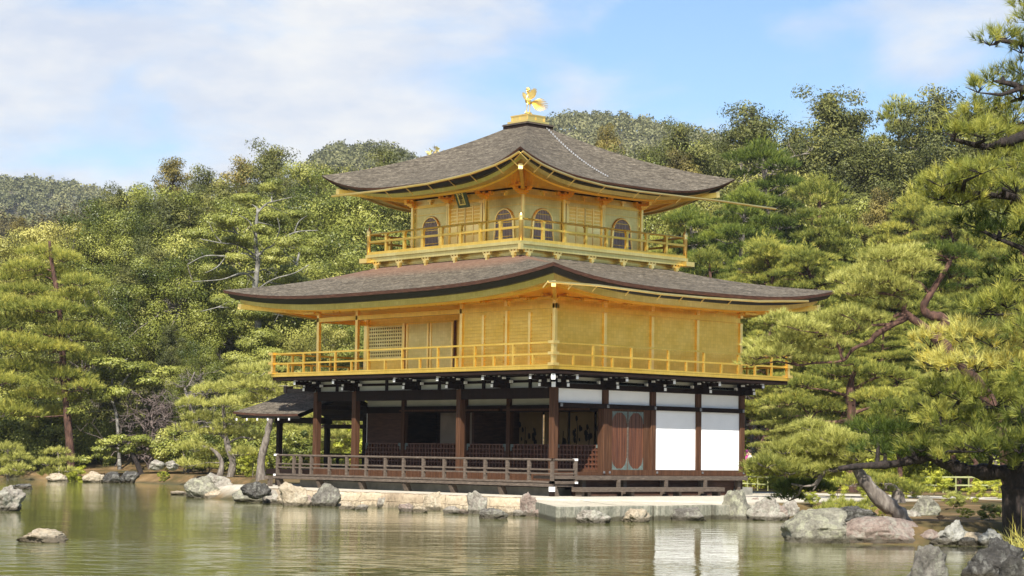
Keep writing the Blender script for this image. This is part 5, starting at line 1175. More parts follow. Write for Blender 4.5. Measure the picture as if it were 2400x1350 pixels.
TREES = {
 'skyl': [('hin', 268, 150, 440, .9), ('brd', 330, 150, 404, .8), ('ced', 402, 153, 378, .9), ('hin', 462, 148, 396, .9), ('ced', 538, 148, 378, 1), ('hin', 625, 142, 350, 1.0), ('brd', 692, 146, 366, .75), ('ced', 30, 185, 520, .9), ('hin', 215, 160, 470, .9)],
 'back': [('hin', 748, 150, 412, .9), ('yel', 812, 152, 382, .8), ('hin', 892, 156, 362, .9), ('brd', 950, 150, 400, .9), ('aut', 1010, 205, 312, .8), ('bare', 1068, 205, 326, .7), ('brd', 1310, 165, 300, .7), ('yel', 1180, 170, 330, .9), ('ced', 1412, 168, 300, .62), ('brd', 1470, 165, 330, .9), ('hin', 1520, 155, 352, .9)],
 'midl': [('yel', 10, 134, 535, 1), ('brd', 85, 138, 530, 1), ('yel', 150, 130, 515, 1), ('brd', 225, 130, 470, 1.0), ('brd', 300, 128, 498, 1), ('hin', 375, 126, 470, 1.1), ('brd', 440, 128, 440, 1), ('hin', 510, 126, 430, 1.1), ('brd', 575, 124, 440, 1), ('brd', 655, 126, 430, 1), ('brd', 725, 124, 440, 1), ('brd', 800, 126, 430, 1), ('hin', 868, 126, 420, 1.1), ('brd', 930, 126, 450, 1)],
 'frol': [('brd', -15, 114, 720, 1.1), ('brd', 215, 113, 640, .9), ('hin', 290, 113, 640, 1.0), ('hin', 355, 112, 590, 1.0), ('brd', 415, 111, 560, 1), ('hin', 480, 111, 625, 1.1), ('brd', 545, 110, 640, 1), ('bar', 680, 110, 560, 1), ('brd', 640, 110, 690, .9), ('brd', 720, 111, 600, 1), ('brd', 800, 112, 590, 1), ('brd', 850, 112, 640, .9), ('brd', 460, 104, 800, .8), ('brd', 90, 112, 850, 1), ('hin', 390, 106, 770, .9), ('yel', 760, 105, 760, .9), ('brd', 840, 106, 740, 1), ('brd', 600, 104, 860, .8)],
 'skyr': [('hin', 1588, 152, 298, .8), ('brd', 1640, 154, 335, .9), ('hin', 1692, 152, 320, .9), ('hin', 1745, 150, 248, 1.0), ('brd', 1800, 152, 290, .8), ('hin', 1858, 150, 296, .9), ('hin', 1932, 146, 213, 1.05), ('hin', 1998, 148, 268, 1.0), ('pine', 2078, 152, 252, .8), ('hin', 2135, 150, 290, .9), ('hin', 2202, 146, 217, 1.05), ('hin', 2268, 142, 262, 1.0), ('hin', 2335, 140, 250, 1), ('hin', 2400, 138, 280, 1)],
 'midr': [('brd', 1535, 132, 372, .9), ('ced', 1585, 130, 372, .9), ('hin', 1640, 130, 352, 1.0), ('hin', 1700, 128, 372, 1), ('bare', 1770, 127, 318, 1), ('yel', 1735, 126, 420, .9), ('hin', 1900, 130, 330, 1.1), ('hin', 1980, 128, 322, 1.1), ('hin', 2050, 126, 340, 1.1), ('hin', 2130, 126, 350, 1.1), ('hin', 2215, 124, 360, 1.1), ('brd', 2300, 122, 400, 1), ('hin', 2380, 122, 380, 1), ('yel', 1870, 122, 420, .9), ('brd', 1960, 120, 470, 1)],
 'pinr': [('pine', 1560, 114, 505, .9), ('pine', 1640, 112, 500, .9), ('pine', 1722, 110, 462, 1), ('pine', 1822, 115, 352, 1.0), ('pine', 1945, 110, 432, 1.05), ('ced', 2062, 112, 462, .7), ('pine', 2110, 110, 470, 1), ('pine', 2190, 110, 500, 1), ('pine', 2270, 108, 510, 1), ('pine', 2370, 106, 520, 1), ('pine', 1690, 103, 600, 1), ('pine', 1775, 101, 590, 1), ('pine', 1860, 101, 580, 1), ('pine', 1930, 99, 600, 1), ('pine', 2020, 100, 590, 1), ('pine', 2110, 98, 630, 1), ('pine', 2200, 98, 620, 1), ('pine', 2300, 97, 640, 1), ('pine', 2390, 97, 640, 1)],
 'lowr': [('pine', 1790, 92, 745, .9), ('pine', 1880, 90, 735, 1), ('pine', 1960, 88, 760, 1), ('pine', 2060, 88, 760, 1), ('pine', 2150, 88, 770, 1), ('ypine', 2240, 86, 770, 1), ('pine', 2340, 86, 760, 1), ('ypine', 1840, 84, 900, 1.1), ('bare', 1765, 96, 860, .8), ('pine', 2110, 82, 880, 1.1), ('pine', 2280, 80, 880, 1.1), ('pine', 2390, 80, 880, 1.1)],
}
ORD = ['first', 'second', 'third', 'fourth', 'fifth', 'sixth', 'seventh', 'eighth', 'ninth', 'tenth', 'eleventh', 'twelfth', 'thirteenth', 'fourteenth', 'fifteenth', 'sixteenth', 'seventeenth', 'eighteenth', 'nineteenth', 'twentieth']
rngt = random.Random(11)
for row, items in TREES.items():
    count = {}; total = {}
    for it in items: total[it[0]] = total.get(it[0], 0) + 1
    for k, px, d, top, sxy in sorted(items, key=lambda q: q[1]):
        protos, H0, name, words = KIND[k]; i = count.get(k, 0); count[k] = i + 1
        lab = words + ' ' + ROWS[row] + ('' if total[k] == 1 else ', ' + ORD[i] + ' from the left')
        if row == 'back': lab = words + ' rising behind the upper roof' + ('' if total[k] == 1 else ', ' + ORD[i] + ' from the left')
        place(name, protos[rngt.randrange(len(protos))], px, d, top, lab, 'tree', name.replace('_', ' ') + 's of the wood', rngt.random() * 6.28, H0, sxy)
# ---------------------------------------------------------------- trees drawn pad by pad
def drawn_tree(name, base, d, trunk, pads, mat, bark, label, cat='tree', r0=.12, limbs=(), nl=.2, nw=.018, per=11, dens=120, seed=1, group=None, dj=.6, mat2=None, mat3=None, leaf=None, spread=.62):
    """trunk / limbs: photo-pixel polylines (px, py[, depth offset]); pads: (px, py, half-width, half-height[, depth offset[, tint]])"""
    rng = np.random.default_rng(seed); b = at(base[0], base[1], d); b[2] = float(ground_z(b[0], b[1]))
    root = empty(name, b); tag(root, label, cat, group)
    def pt(q): return at(q[0], q[1], d + (q[2] if len(q) > 2 else 0))
    m = MB(); T = [b + [0, 0, -.3]] + [pt(q) for q in trunk]
    def smooth(Pn):
        Pn = np.array(Pn); out_ = []
        for i in range(len(Pn) - 1):
            p0, p1, p2, p3 = Pn[max(i - 1, 0)], Pn[i], Pn[i + 1], Pn[min(i + 2, len(Pn) - 1)]
            for t in (0, .25, .5, .75): out_.append(.5 * (2 * p1 + (p2 - p0) * t + (2 * p0 - 5 * p1 + 4 * p2 - p3) * t * t + (3 * p1 - p0 - 3 * p2 + p3) * t ** 3))
        return out_ + [Pn[-1]]
    def rough(rads): return [r * (1 + .12 * rng.normal()) for r in rads]
    Ts = smooth(T); m.tube(Ts, rough(taper(r0, r0 * .3, len(Ts))), 10)
    skeleton = list(Ts)
    for lb in limbs:
        w, pts = lb[0], lb[1]; Ls = smooth([pt(q) for q in pts]); m.tube(Ls, rough(taper(w, w * .25, len(Ls))), 8); skeleton += Ls
    SK = np.array(skeleton); L = Leaves(3 if leaf is None else 4); L2 = Leaves(3); L3 = Leaves(3)
    e1, e2 = np.array([.6782, .7349, 0]), np.array([-.7349, .6782, 0])
    for q in pads:
        c = at(q[0], q[1], d + (q[4] if len(q) > 4 else rng.normal(0, dj))); k = d / FPX; rx, rz = q[2] * k, q[3] * k; tn = q[5] if len(q) > 5 else .5
        if leaf is None:
            pine_pad(L2 if (mat2 is not None and tn < .3) else L3 if (mat3 is not None and tn > .57) else L, c - [0, 0, rz * .5], rx, rx * .8, rz * 1.3, rng, dens, nl, nw, per, ax=(e1, e2), base=tn + rng.normal(0, .07), lift=.9, spread=spread)  # low-tint pads: shade within and under the crown put into the needle colour
        else: 
            for _ in range(4): spray(L, c + rng.normal(0, .35, 3) * [rx, rx, rz], rx * .62, int(dens * rx * rx * 2.4), rng, leaf, np.array([0, 0, 1.]), 0, tn + rng.normal(0, .1), min(1, rz / rx))
        i = np.argmin(np.linalg.norm((SK - c) * [1, 1, 1.6], axis=1) + np.where(SK[:, 2] > c[2] + .1, .6, 0)); mid = (SK[i] + c) / 2 + rng.normal(0, .08, 3) * np.linalg.norm(SK[i] - c)
        m.tube([SK[i], mid, c - [0, 0, rz * .6]], [max(.012, r0 * .16), max(.010, r0 * .11), .008], 5, False)
        for _ in range(7):
            a = rng.random() * 6.28; t_ = c + e1 * math.cos(a) * rx * .8 + e2 * math.sin(a) * rx * .6 + [0, 0, rz * .05]
            m.tube([c - [0, 0, rz * .6], (c + t_) / 2 - [0, 0, rz * .3], t_], [.012, .009, .005], 3, False)
    tr = m.build('trunk', bark, root, smooth=True)
    if L.v: link('crown', L.mesh('crown', mat), root)
    if L2.v: link('crown', L2.mesh('crown', mat2), root)
    if L3.v: link('crown', L3.mesh('crown', mat3), root)
    return root
# --- left shore
drawn_tree('pine_tree', (170, 1068), 103, [(160, 1000), (150, 900), (145, 800), (136, 700), (122, 620), (116, 565)],
    [(100, 590, 55, 18), (150, 605, 50, 16), (60, 625, 55, 18), (130, 645, 80, 20), (20, 650, 55, 20), (190, 660, 50, 18), (60, 680, 70, 18), (170, 695, 65, 18), (10, 710, 60, 20), (110, 722, 90, 20), (220, 735, 45, 16), (50, 750, 70, 20), (170, 775, 70, 20), (235, 795, 40, 14), (30, 800, 80, 22), (120, 815, 80, 20), (205, 840, 45, 15), (60, 860, 80, 22), (145, 880, 65, 18), (0, 890, 60, 20), (90, 925, 75, 20), (20, 960, 65, 22), (200, 905, 40, 14), (110, 970, 60, 18), (-50, 760, 70, 20), (-50, 860, 80, 22), (-60, 950, 60, 20)],
    L_PINE, B_RED, 'tall red-trunked pine with layered branches on the far left shore', r0=.24, limbs=[(.07, [(150, 900), (200, 860), (240, 850)]), (.07, [(146, 800), (90, 780), (20, 775)]), (.06, [(148, 850), (80, 850), (0, 860)])], nl=.26, nw=.026, per=9, dens=85, seed=3, dj=1.3)
drawn_tree('young_pine', (20, 1120), 101, [(18, 1080), (20, 1045)], [(15, 1050, 35, 16), (45, 1072, 30, 14), (0, 1085, 40, 16), (40, 1098, 28, 10), (20, 1110, 30, 8)], L_PINEY, B_GREY, 'bright green pine bush at the left edge of the water', 'pine bush', .06, nl=.2, nw=.022, dens=110, seed=4, group='young pines on the left shore')
drawn_tree('young_pine', (140, 1120), 100.5, [(138, 1085), (135, 1060)], [(130, 1060, 30, 11), (110, 1085, 32, 11), (160, 1080, 24, 9), (125, 1108, 34, 10), (160, 1102, 20, 8)], L_PINEY, B_GREY, 'young pine growing at the water below the tall left pine', 'pine bush', .06, nl=.2, nw=.022, dens=110, seed=5, group='young pines on the left shore')
drawn_tree('small_tree', (283, 1040), 104, [(275, 990), (265, 940), (262, 900)], [(250, 850, 55, 20), (310, 855, 50, 20), (200, 890, 50, 20), (260, 880, 60, 20), (330, 890, 45, 18), (170, 930, 35, 18), (220, 925, 55, 20), (290, 915, 40, 16), (380, 870, 40, 18), (170, 960, 25, 14)],
    L_BRD, B_PALE, 'small grey-leaved tree with pale twisted limbs on the mossy bank', r0=.10, leaf=.085, dens=120, seed=6, limbs=[(.06, [(265, 940), (300, 880), (330, 860)]), (.05, [(268, 950), (230, 900), (200, 880)]), (.05, [(262, 900), (270, 860), (300, 840)])])
drawn_tree('leaning_tree', (335, 1130), 100, [(325, 1095), (312, 1066), (300, 1050), (285, 1042)], [(230, 1050, 35, 14), (275, 1035, 45, 14), (330, 1030, 45, 14), (370, 1040, 35, 12), (200, 1075, 25, 11), (300, 1052, 40, 12), (360, 1060, 30, 10), (250, 1075, 25, 9)],
    L_BRD, B_DARK, 'small leaning tree with a dark trunk at the waterline of the mossy bank', r0=.17, leaf=.075, dens=140, seed=7, limbs=[(.07, [(305, 1055), (270, 1045), (235, 1052)]), (.06, [(312, 1062), (350, 1045), (380, 1040)])])
BRUSH = proto(proto_bare, 81, 3.4, 2.6, B_TWIG, None, nb=44, twig=7)
place('bare_bush', BRUSH, 350, 103.5, 915, 'bare brown brush behind the leaning tree on the left bank', 'bush', None, 1.0, 3.4)
place('bare_tree', BARE[0], 436, 101, 858, 'small bare grey tree left of the bushy bright pine', 'tree', None, 2.0, 12, 1.5)
drawn_tree('pine_tree', (535, 1130), 92, [(546, 1085), (532, 1040), (526, 985), (520, 930)], [(500, 912, 45, 16), (545, 905, 35, 14), (455, 945, 42, 15), (540, 945, 55, 16), (480, 978, 55, 16), (565, 985, 48, 16), (440, 1005, 38, 14), (520, 1012, 60, 16), (590, 1025, 32, 13), (455, 1050, 45, 15), (500, 1065, 45, 14), (575, 1060, 35, 12), (435, 1088, 28, 12), (490, 1092, 40, 12), (600, 960, 30, 13)],
    L_PINEY, B_GREY, 'bushy bright pine with two grey trunks left of the porch', r0=.20, limbs=[(.16, [(512, 1125), (520, 1085), (500, 1055), (470, 1045)]), (.06, [(532, 1040), (565, 1025), (595, 1030)]), (.06, [(526, 985), (560, 975), (600, 965)]), (.07, [(530, 1030), (490, 1000), (450, 1010)])], nl=.2, nw=.021, per=10, dens=110, seed=10)
drawn_tree('pine_tree', (612, 1130), 86, [(612, 1080), (624, 1030), (634, 985), (646, 950), (640, 905)], [(600, 905, 48, 14), (640, 890, 42, 13), (565, 890, 35, 12), (620, 930, 50, 14), (670, 920, 35, 13), (660, 945, 35, 11), (590, 940, 30, 11), (580, 868, 40, 14), (625, 862, 36, 13), (705, 900, 26, 10)],
    L_PINEY, B_GREY, 'tall thin pine with a pale trunk rising beside the small porch', r0=.20, limbs=[(.06, [(640, 940), (610, 925), (580, 915)]), (.05, [(642, 920), (600, 900), (570, 892)])], nl=.2, nw=.021, per=10, dens=110, seed=11)
drawn_tree('pine_tree', (740, 1090), 97, [(742, 1050), (738, 1010), (740, 980)], [(700, 985, 45, 16), (760, 975, 45, 16), (820, 990, 40, 16), (720, 1015, 50, 16), (790, 1020, 50, 16), (690, 1040, 40, 14), (750, 1048, 50, 14), (830, 1040, 35, 14), (680, 1010, 35, 13), (840, 1010, 30, 14)], L_PINEY, B_RED, 'low garden pine seen between the posts of the small porch', r0=.14, nl=.2, nw=.022, dens=100, seed=12)
drawn_tree('lichened_tree', (604, 1060), 106.5, [(598, 900), (606, 780), (597, 690), (604, 620), (599, 560), (604, 488)],
    [(480, 560, 50, 20), (520, 520, 45, 20), (560, 560, 40, 18), (650, 520, 45, 20), (700, 500, 40, 18), (690, 570, 50, 22), (540, 640, 50, 22), (660, 640, 50, 22), (580, 470, 40, 18), (640, 440, 40, 18), (490, 640, 45, 20), (570, 720, 55, 24), (640, 720, 55, 24), (690, 660, 40, 20), (520, 700, 45, 20), (600, 790, 60, 26, -1.5), (640, 830, 60, 26, -1.5), (560, 840, 60, 26, -1.5), (605, 735, 50, 22, -1.2), (600, 880, 60, 26, -1.5), (560, 600, 40, 18, -1), (640, 600, 40, 18, -1), (610, 540, 35, 16, -.8)],
    L_BRD, B_PALE, 'tall pale-trunked tree with bare lichened limbs left of the lower roof', r0=.24, leaf=.05, dens=420, seed=31, dj=2.0,
    limbs=[(.08, [(601, 585), (572, 560), (552, 545, -.6), (520, 540, -1)]), (.07, [(601, 600), (560, 575), (520, 570, -1), (470, 560, -1.4)]), (.07, [(601, 610), (575, 595, -.6), (530, 600, -1), (480, 600, -1.2), (440, 620, -1.2)]), (.07, [(602, 600), (640, 575), (690, 545, -1), (745, 540, -1.2)]), (.06, [(602, 500), (625, 478), (650, 470, -.6), (685, 462, -.8)]), (.05, [(600, 560), (585, 520, -.5), (560, 505, -.8)]), (.06, [(601, 660), (570, 640, -.8), (520, 655, -1.4), (450, 660, -1.6)]), (.06, [(602, 680), (640, 655, -.8), (690, 640, -1.4), (725, 620, -1.4)]), (.06, [(600, 720), (560, 700, -1), (510, 720, -1.6), (470, 730, -1.6)]), (.05, [(602, 740), (640, 725, -1), (690, 720, -1.4)]), (.05, [(552, 545, -.6), (540, 520, -.8), (545, 490, -1)]), (.04, [(640, 575), (655, 540, -.6), (650, 510, -.8)]), (.04, [(690, 545, -1), (700, 520, -1), (720, 505, -1)]), (.04, [(520, 570, -1), (500, 545, -1.2), (490, 520, -1.2)]), (.04, [(530, 600, -1), (510, 625, -1.2), (480, 640, -1.4)])])
# --- right side
drawn_tree('twisted_pine', (2375, 1165), 60, [(2360, 1090), (2330, 960), (2250, 850), (2195, 790), (2213, 762), (2208, 744), (2178, 738), (2164, 720), (2180, 690), (2205, 650), (2228, 612)],
    [(2080, 600, 58, 22), (2140, 592, 55, 20), (2195, 585, 40, 20, 0, .2), (2020, 640, 45, 22), (2085, 636, 58, 22), (2150, 625, 50, 22), (2000, 682, 42, 20), (2055, 690, 55, 22), (2115, 672, 45, 20), (2235, 592, 55, 25, .4, .15), (2225, 640, 50, 22, .5, .15), (2195, 672, 45, 18, .5, .2), (1975, 655, 35, 16), (2060, 655, 50, 20),
     (1832, 745, 45, 18), (1870, 762, 50, 20), (1930, 752, 52, 22), (1985, 772, 52, 20, 0, .4), (1772, 832, 36, 18), (1828, 828, 50, 20), (1885, 820, 50, 22), (1950, 808, 42, 16, 0, .35), (2045, 745, 40, 16, 0, .35), (1790, 808, 36, 16), (1850, 795, 50, 20), (1915, 785, 50, 20), (1990, 735, 40, 16), (2090, 715, 40, 14, 0, .3), (1760, 850, 26, 12), (1900, 845, 40, 12, 0, .3)],
    L_PINEY, B_RED, 'yellow-green pine with a twisted dark red limb right of the pavilion', r0=.22, limbs=[(.15, [(2198, 790), (2165, 765), (2128, 742), (2102, 738), (2085, 760)]), (.11, [(2140, 745), (2118, 728), (2120, 705), (2085, 690)]), (.10, [(2128, 742), (2090, 762), (2052, 785), (2040, 800), (2000, 818), (1975, 845), (1920, 850), (1870, 856)]), (.07, [(2180, 690), (2150, 660), (2100, 650)]), (.05, [(1975, 845), (1960, 800), (1930, 780)]), (.05, [(2085, 760), (2030, 765), (1980, 780)])],
    nl=.17, nw=.013, per=13, dens=190, seed=21, dj=.35, mat2=L_PINED)
drawn_tree('pine_tree', (1998, 1150), 74, [(1996, 1050), (1996, 985), (1993, 930), (1996, 890), (2005, 870)],
    [(1830, 902, 48, 16), (1895, 898, 58, 17), (1960, 872, 50, 18), (2050, 868, 60, 18), (2115, 882, 50, 16), (1850, 940, 58, 17), (1925, 955, 55, 16), (2060, 928, 60, 17), (2125, 945, 55, 18), (1825, 975, 38, 14), (2010, 900, 45, 16), (1880, 985, 50, 16), (2080, 985, 60, 18), (1950, 1000, 50, 15), (2150, 990, 40, 16), (2020, 1020, 50, 16, 0, .3), (1800, 945, 25, 10), (1980, 850, 45, 14)],
    L_PINE, B_RED, 'mid green pine with an orange-red trunk behind the right shore pines', r0=.26, limbs=[(.09, [(1994, 985), (1950, 990), (1925, 985), (1900, 975)]), (.08, [(1996, 970), (2040, 955), (2080, 945)]), (.07, [(1994, 920), (2040, 890), (2080, 882)]), (.07, [(1993, 930), (1940, 915), (1890, 910)])], nl=.19, nw=.018, per=11, dens=140, seed=22, dj=.8)
drawn_tree('leaning_pine', (2135, 1232), 41.5, [(2108, 1205), (2065, 1172), (2033, 1135), (2012, 1105), (2004, 1080), (1995, 1050, -.3), (1985, 1030, -.3)],
    [(1795, 1085, 42, 18), (1850, 1078, 58, 22), (1920, 1082, 50, 22), (1870, 1045, 48, 18), (1940, 1022, 52, 20), (1988, 1052, 45, 20), (1985, 1082, 36, 16), (1905, 1112, 50, 14), (1825, 1108, 48, 14), (1785, 1108, 28, 12), (1900, 1000, 40, 16), (1960, 1060, 45, 16), (2010, 1010, 40, 18, .5, .2), (1870, 1140, 50, 18, .8, .2), (1850, 1165, 38, 14, .8, .2), (1920, 1145, 40, 14, .8, .25), (1835, 1055, 40, 16), (1995, 1040, 50, 24, -.3), (2010, 1068, 46, 20, -.4), (1960, 1030, 50, 24, -.3), (1890, 1065, 56, 26), (1820, 1090, 54, 22), (1770, 1098, 30, 14), (1930, 1055, 56, 24), (2040, 1045, 46, 22, .1, .4), (1855, 1100, 54, 20), (1950, 1095, 44, 16)],
    L_PINEY, B_GREY, 'leaning pine with a pale scaly trunk over the big shore rocks', r0=.19, limbs=[(.07, [(2008, 1095), (1960, 1100), (1910, 1108), (1850, 1112)]), (.05, [(1930, 1106), (1910, 1135), (1880, 1140)]), (.04, [(1925, 1106), (1918, 1130), (1905, 1150)]), (.05, [(2004, 1080), (1960, 1065), (1900, 1060)])],
    nl=.14, nw=.009, per=15, dens=360, seed=23, dj=.25, mat2=L_PINED)
drawn_tree('low_pine', (1985, 1205), 52, [(1980, 1192), (1970, 1186)], [(1945, 1196, 34, 11), (1985, 1188, 40, 12), (2020, 1194, 36, 11), (1965, 1180, 30, 10), (2040, 1182, 30, 10)], L_PINE, B_GREY, 'low spreading pine between the dark stones and the leaning trunk', 'pine bush', .06, nl=.13, nw=.012, per=12, dens=260, seed=41)
drawn_tree('pine_tree', (2110, 1172), 58, [(2100, 1150), (2070, 1140), (2050, 1128)], [(2030, 1120, 44, 14), (2080, 1128, 44, 14), (2110, 1142, 36, 12), (2050, 1146, 40, 12), (1990, 1132, 36, 12), (2140, 1150, 34, 12)], L_PINE, B_GREY, 'stooping old pine with a grey leaning trunk behind the leaning pine', r0=.20, nl=.15, nw=.014, per=12, dens=190, seed=42)
near = [(2350, 82, 50, 26), (2395, 110, 40, 26), (2320, 96, 30, 18), (2292, 205, 36, 20), (2340, 185, 55, 30), (2392, 215, 45, 40), (2262, 272, 40, 22), (2305, 250, 55, 30), (2372, 270, 55, 40), (2240, 310, 46, 18), (2305, 310, 62, 22), (2370, 318, 50, 22), (2398, 160, 40, 30),
  (2360, 372, 55, 24), (2255, 402, 56, 26), (2205, 424, 52, 22), (2172, 440, 40, 18), (2305, 436, 75, 28), (2382, 430, 60, 40), (2250, 470, 62, 20), (2350, 488, 60, 24), (2300, 395, 50, 20), (2200, 460, 40, 14), (2345, 540, 70, 30, .4, .12), (2285, 520, 50, 22, .6, .12), (2395, 600, 50, 40, .3, .15), (2380, 690, 45, 40, .4, .12), (2345, 640, 40, 26, .6, .15),
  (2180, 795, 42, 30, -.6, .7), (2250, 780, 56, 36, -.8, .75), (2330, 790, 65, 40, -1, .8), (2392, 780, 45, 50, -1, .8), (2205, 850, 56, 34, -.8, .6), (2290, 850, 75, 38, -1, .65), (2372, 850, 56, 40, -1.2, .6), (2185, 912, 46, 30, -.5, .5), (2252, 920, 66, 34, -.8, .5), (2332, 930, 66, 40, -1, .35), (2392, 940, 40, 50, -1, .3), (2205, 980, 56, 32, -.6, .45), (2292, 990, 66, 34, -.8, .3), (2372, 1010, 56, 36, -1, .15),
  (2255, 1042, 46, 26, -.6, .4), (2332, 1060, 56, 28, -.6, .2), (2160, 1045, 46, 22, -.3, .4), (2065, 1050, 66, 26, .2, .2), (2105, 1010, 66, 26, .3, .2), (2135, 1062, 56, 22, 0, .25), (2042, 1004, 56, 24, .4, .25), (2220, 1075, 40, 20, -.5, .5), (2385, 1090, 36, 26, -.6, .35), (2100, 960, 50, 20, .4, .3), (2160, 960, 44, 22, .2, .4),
  (2440, 760, 80, 50, -2.0, .5), (2450, 880, 80, 50, -2.2, .5), (2470, 640, 80, 50, -1.8, .5), (2420, 960, 60, 40, -2.4, .4), (2360, 700, 60, 34, -1.5, .45), (2300, 720, 50, 28, -1.2, .5), (2450, 500, 80, 50, -1.5, .5), (2460, 380, 80, 50, -1.5, .5), (2300, 1040, 60, 30, -1.5, .35), (2390, 1040, 60, 36, -1.8, .3),
  (2425, 40, 50, 30), (2470, 80, 56, 30), (2480, 160, 60, 32), (2520, 240, 70, 34), (2500, 330, 80, 34), (2560, 420, 80, 36), (2530, 540, 90, 40), (2600, 620, 80, 36), (2540, 720, 90, 40), (2620, 800, 80, 36), (2550, 880, 90, 40), (2500, 980, 80, 36), (2600, 960, 70, 32), (2410, 5, 40, 30)]
drawn_tree('big_pine', (2392, 1235), 36, [(2384, 1180), (2384, 1130), (2402, 1060), (2424, 960), (2440, 800), (2436, 600), (2426, 400), (2430, 200), (2420, 60)], near,
    L_PINE, B_DARK, 'big near pine with a black trunk and long needles at the right edge', r0=.30, limbs=[(.17, [(2386, 1125), (2355, 1108), (2300, 1106), (2240, 1096), (2185, 1072), (2140, 1078), (2090, 1088), (2020, 1092), (1965, 1098)]), (.13, [(2428, 300), (2390, 322), (2350, 334), (2320, 344), (2285, 340), (2232, 326)]), (.11, [(2428, 480), (2370, 460), (2300, 455), (2220, 448)]), (.12, [(2438, 860), (2380, 850), (2300, 840), (2220, 850)]), (.10, [(2426, 960), (2360, 960), (2280, 960), (2200, 960)]), (.10, [(2428, 230), (2380, 200), (2330, 190)]), (.08, [(2424, 110), (2380, 100), (2340, 95)]), (.09, [(2432, 600), (2390, 580), (2340, 560)]), (.09, [(2430, 330), (2480, 330), (2540, 335)]), (.10, [(2436, 560), (2500, 555), (2580, 550)]), (.11, [(2438, 760), (2520, 745), (2610, 750)]), (.10, [(2430, 940), (2500, 920), (2590, 915)])],
    nl=.20, nw=.0105, per=24, dens=85, seed=24, dj=.5, mat2=L_PINED, mat3=L_PINEO, spread=.75)
# ---------------------------------------------------------------- shrubs
def shrub(px, d, top, protos, H0, label, name='shrub', sxy=1.0, group='garden shrubs', rot=0): return place(name, protos, px, d, top, label, 'shrub', group, rot, H0, sxy)
shrub(592, 92, 1058, SHB[0], 2.2, 'round bright green shrub between the pine trunks left of the porch')
shrub(395, 100, 1062, SHB[1], 2.2, 'small yellow-green shrub on the bank right of the leaning tree', rot=1)
shrub(185, 100, 1092, SHB[1], 2.2, 'tiny round shrub on the left shore beside the young pine', rot=2)
shrub(385, 97, 1104, SHB[0], 2.2, 'low leafy plant at the waterline right of the leaning tree', rot=3)
shrub(120, 109, 925, DSH[0], 3.0, 'dark dense shrub under the tall left pine')
shrub(40, 110, 900, DSH[0], 3.0, 'dark dense shrub at the left edge behind the young pine', rot=1)
shrub(430, 100, 1000, DSH[0], 3.0, 'dark shrub behind the bushy bright pine', rot=2)
shrub(490, 99, 1010, DSH[0], 3.0, 'dark shrub half hidden by the two grey pine trunks', rot=2.5)
shrub(660, 96, 1000, DSH[0], 3.0, 'dark green shrub behind the black posts of the porch', rot=4)
shrub(840, 97, 1000, SHB[1], 2.2, 'light green shrub seen through the open left bay', rot=5)
shrub(2145, 66, 1110, SHB[0], 2.2, 'leafy shrub behind the leaning pine trunk on the right bank', rot=1)
shrub(2235, 52, 1148, DSH[0], 3.0, 'rounded green shrub on the brown lawn at right', rot=3)
shrub(1905, 55, 1152, SHB[1], 2.2, 'pine-green low shrub between the shore stones and the gravel', rot=2)
shrub(2068, 43, 1196, SHB[0], 2.2, 'yellow-green bush at the root of the leaning pine', rot=4, sxy=1.2)
shrub(2320, 42.5, 1180, DSH[0], 3.0, 'dark glossy bush before the black trunk at right', rot=5, sxy=1.2)
SBR = proto(proto_broad, 97, 2.2, 1.9, L_BRN, B_GREY, nb=40, size=.04, per=300, first=.0, limbs=False)
shrub(2205, 42, 1206, SBR, 2.2, 'brown leafless clipped azalea behind the shore rocks', rot=1)
for i, (px, d, top, w) in enumerate(((1960, 62, 1120, 'low green shrub at the gravel walk, left one'), (2035, 60, 1128, 'low green shrub at the gravel walk under the leaning pine'), (2340, 66, 1105, 'green shrub before the bamboo fence at the right edge'))): shrub(px, d, top, SHB[i % 2], 2.2, w, rot=i)
for i, (px, d, top, pr, lb, sx_) in enumerate(((2105, 62, 1118, 0, 'rounded bright shrub at the left end of the brown lawn', 1.0), (2285, 60, 1128, 1, 'clipped shrub in the middle of the brown lawn', 1.0), (2262, 44, 1190, 0, 'spreading dark-leaved bush above the chalky rocks', 1.5), (1880, 66, 1128, 1, 'shrub at the gravel walk beside the pavilion corner', 1.1), (1825, 74, 1108, 0, 'shrub under the lowest needles right of the pavilion', 1.0), (2190, 70, 1104, 0, 'shrub before the bamboo fence, left of the black trunk', 1.1))):
    shrub(px, d, top, (SHB[i % 2] if pr == 0 else SHB[(i + 1) % 2]), 2.2, lb, rot=i * 1.3, sxy=sx_)
def tuft():
    rng = np.random.default_rng(77); b = at(2395, 1300, 29.5); L = Leaves(3); n = 260; m_ = MB()
    root = empty('grass_tuft', b); d = unit(rng.normal(size=(n, 3)) * [.8, .8, .5] + [0, 0, .55])
    c0 = b + rng.normal(0, .10, (n, 3)); L.needles(c0, d, .42 * (.6 + .6 * rng.random(n)), .008, rng, np.clip(rng.normal(.55, .2, n), 0, 1))
    link('blade', L.mesh('blade', L_PINEO), root); tag(root, 'spiky yellow-green tuft over the dark rocks in the right corner', 'plant')
tuft()
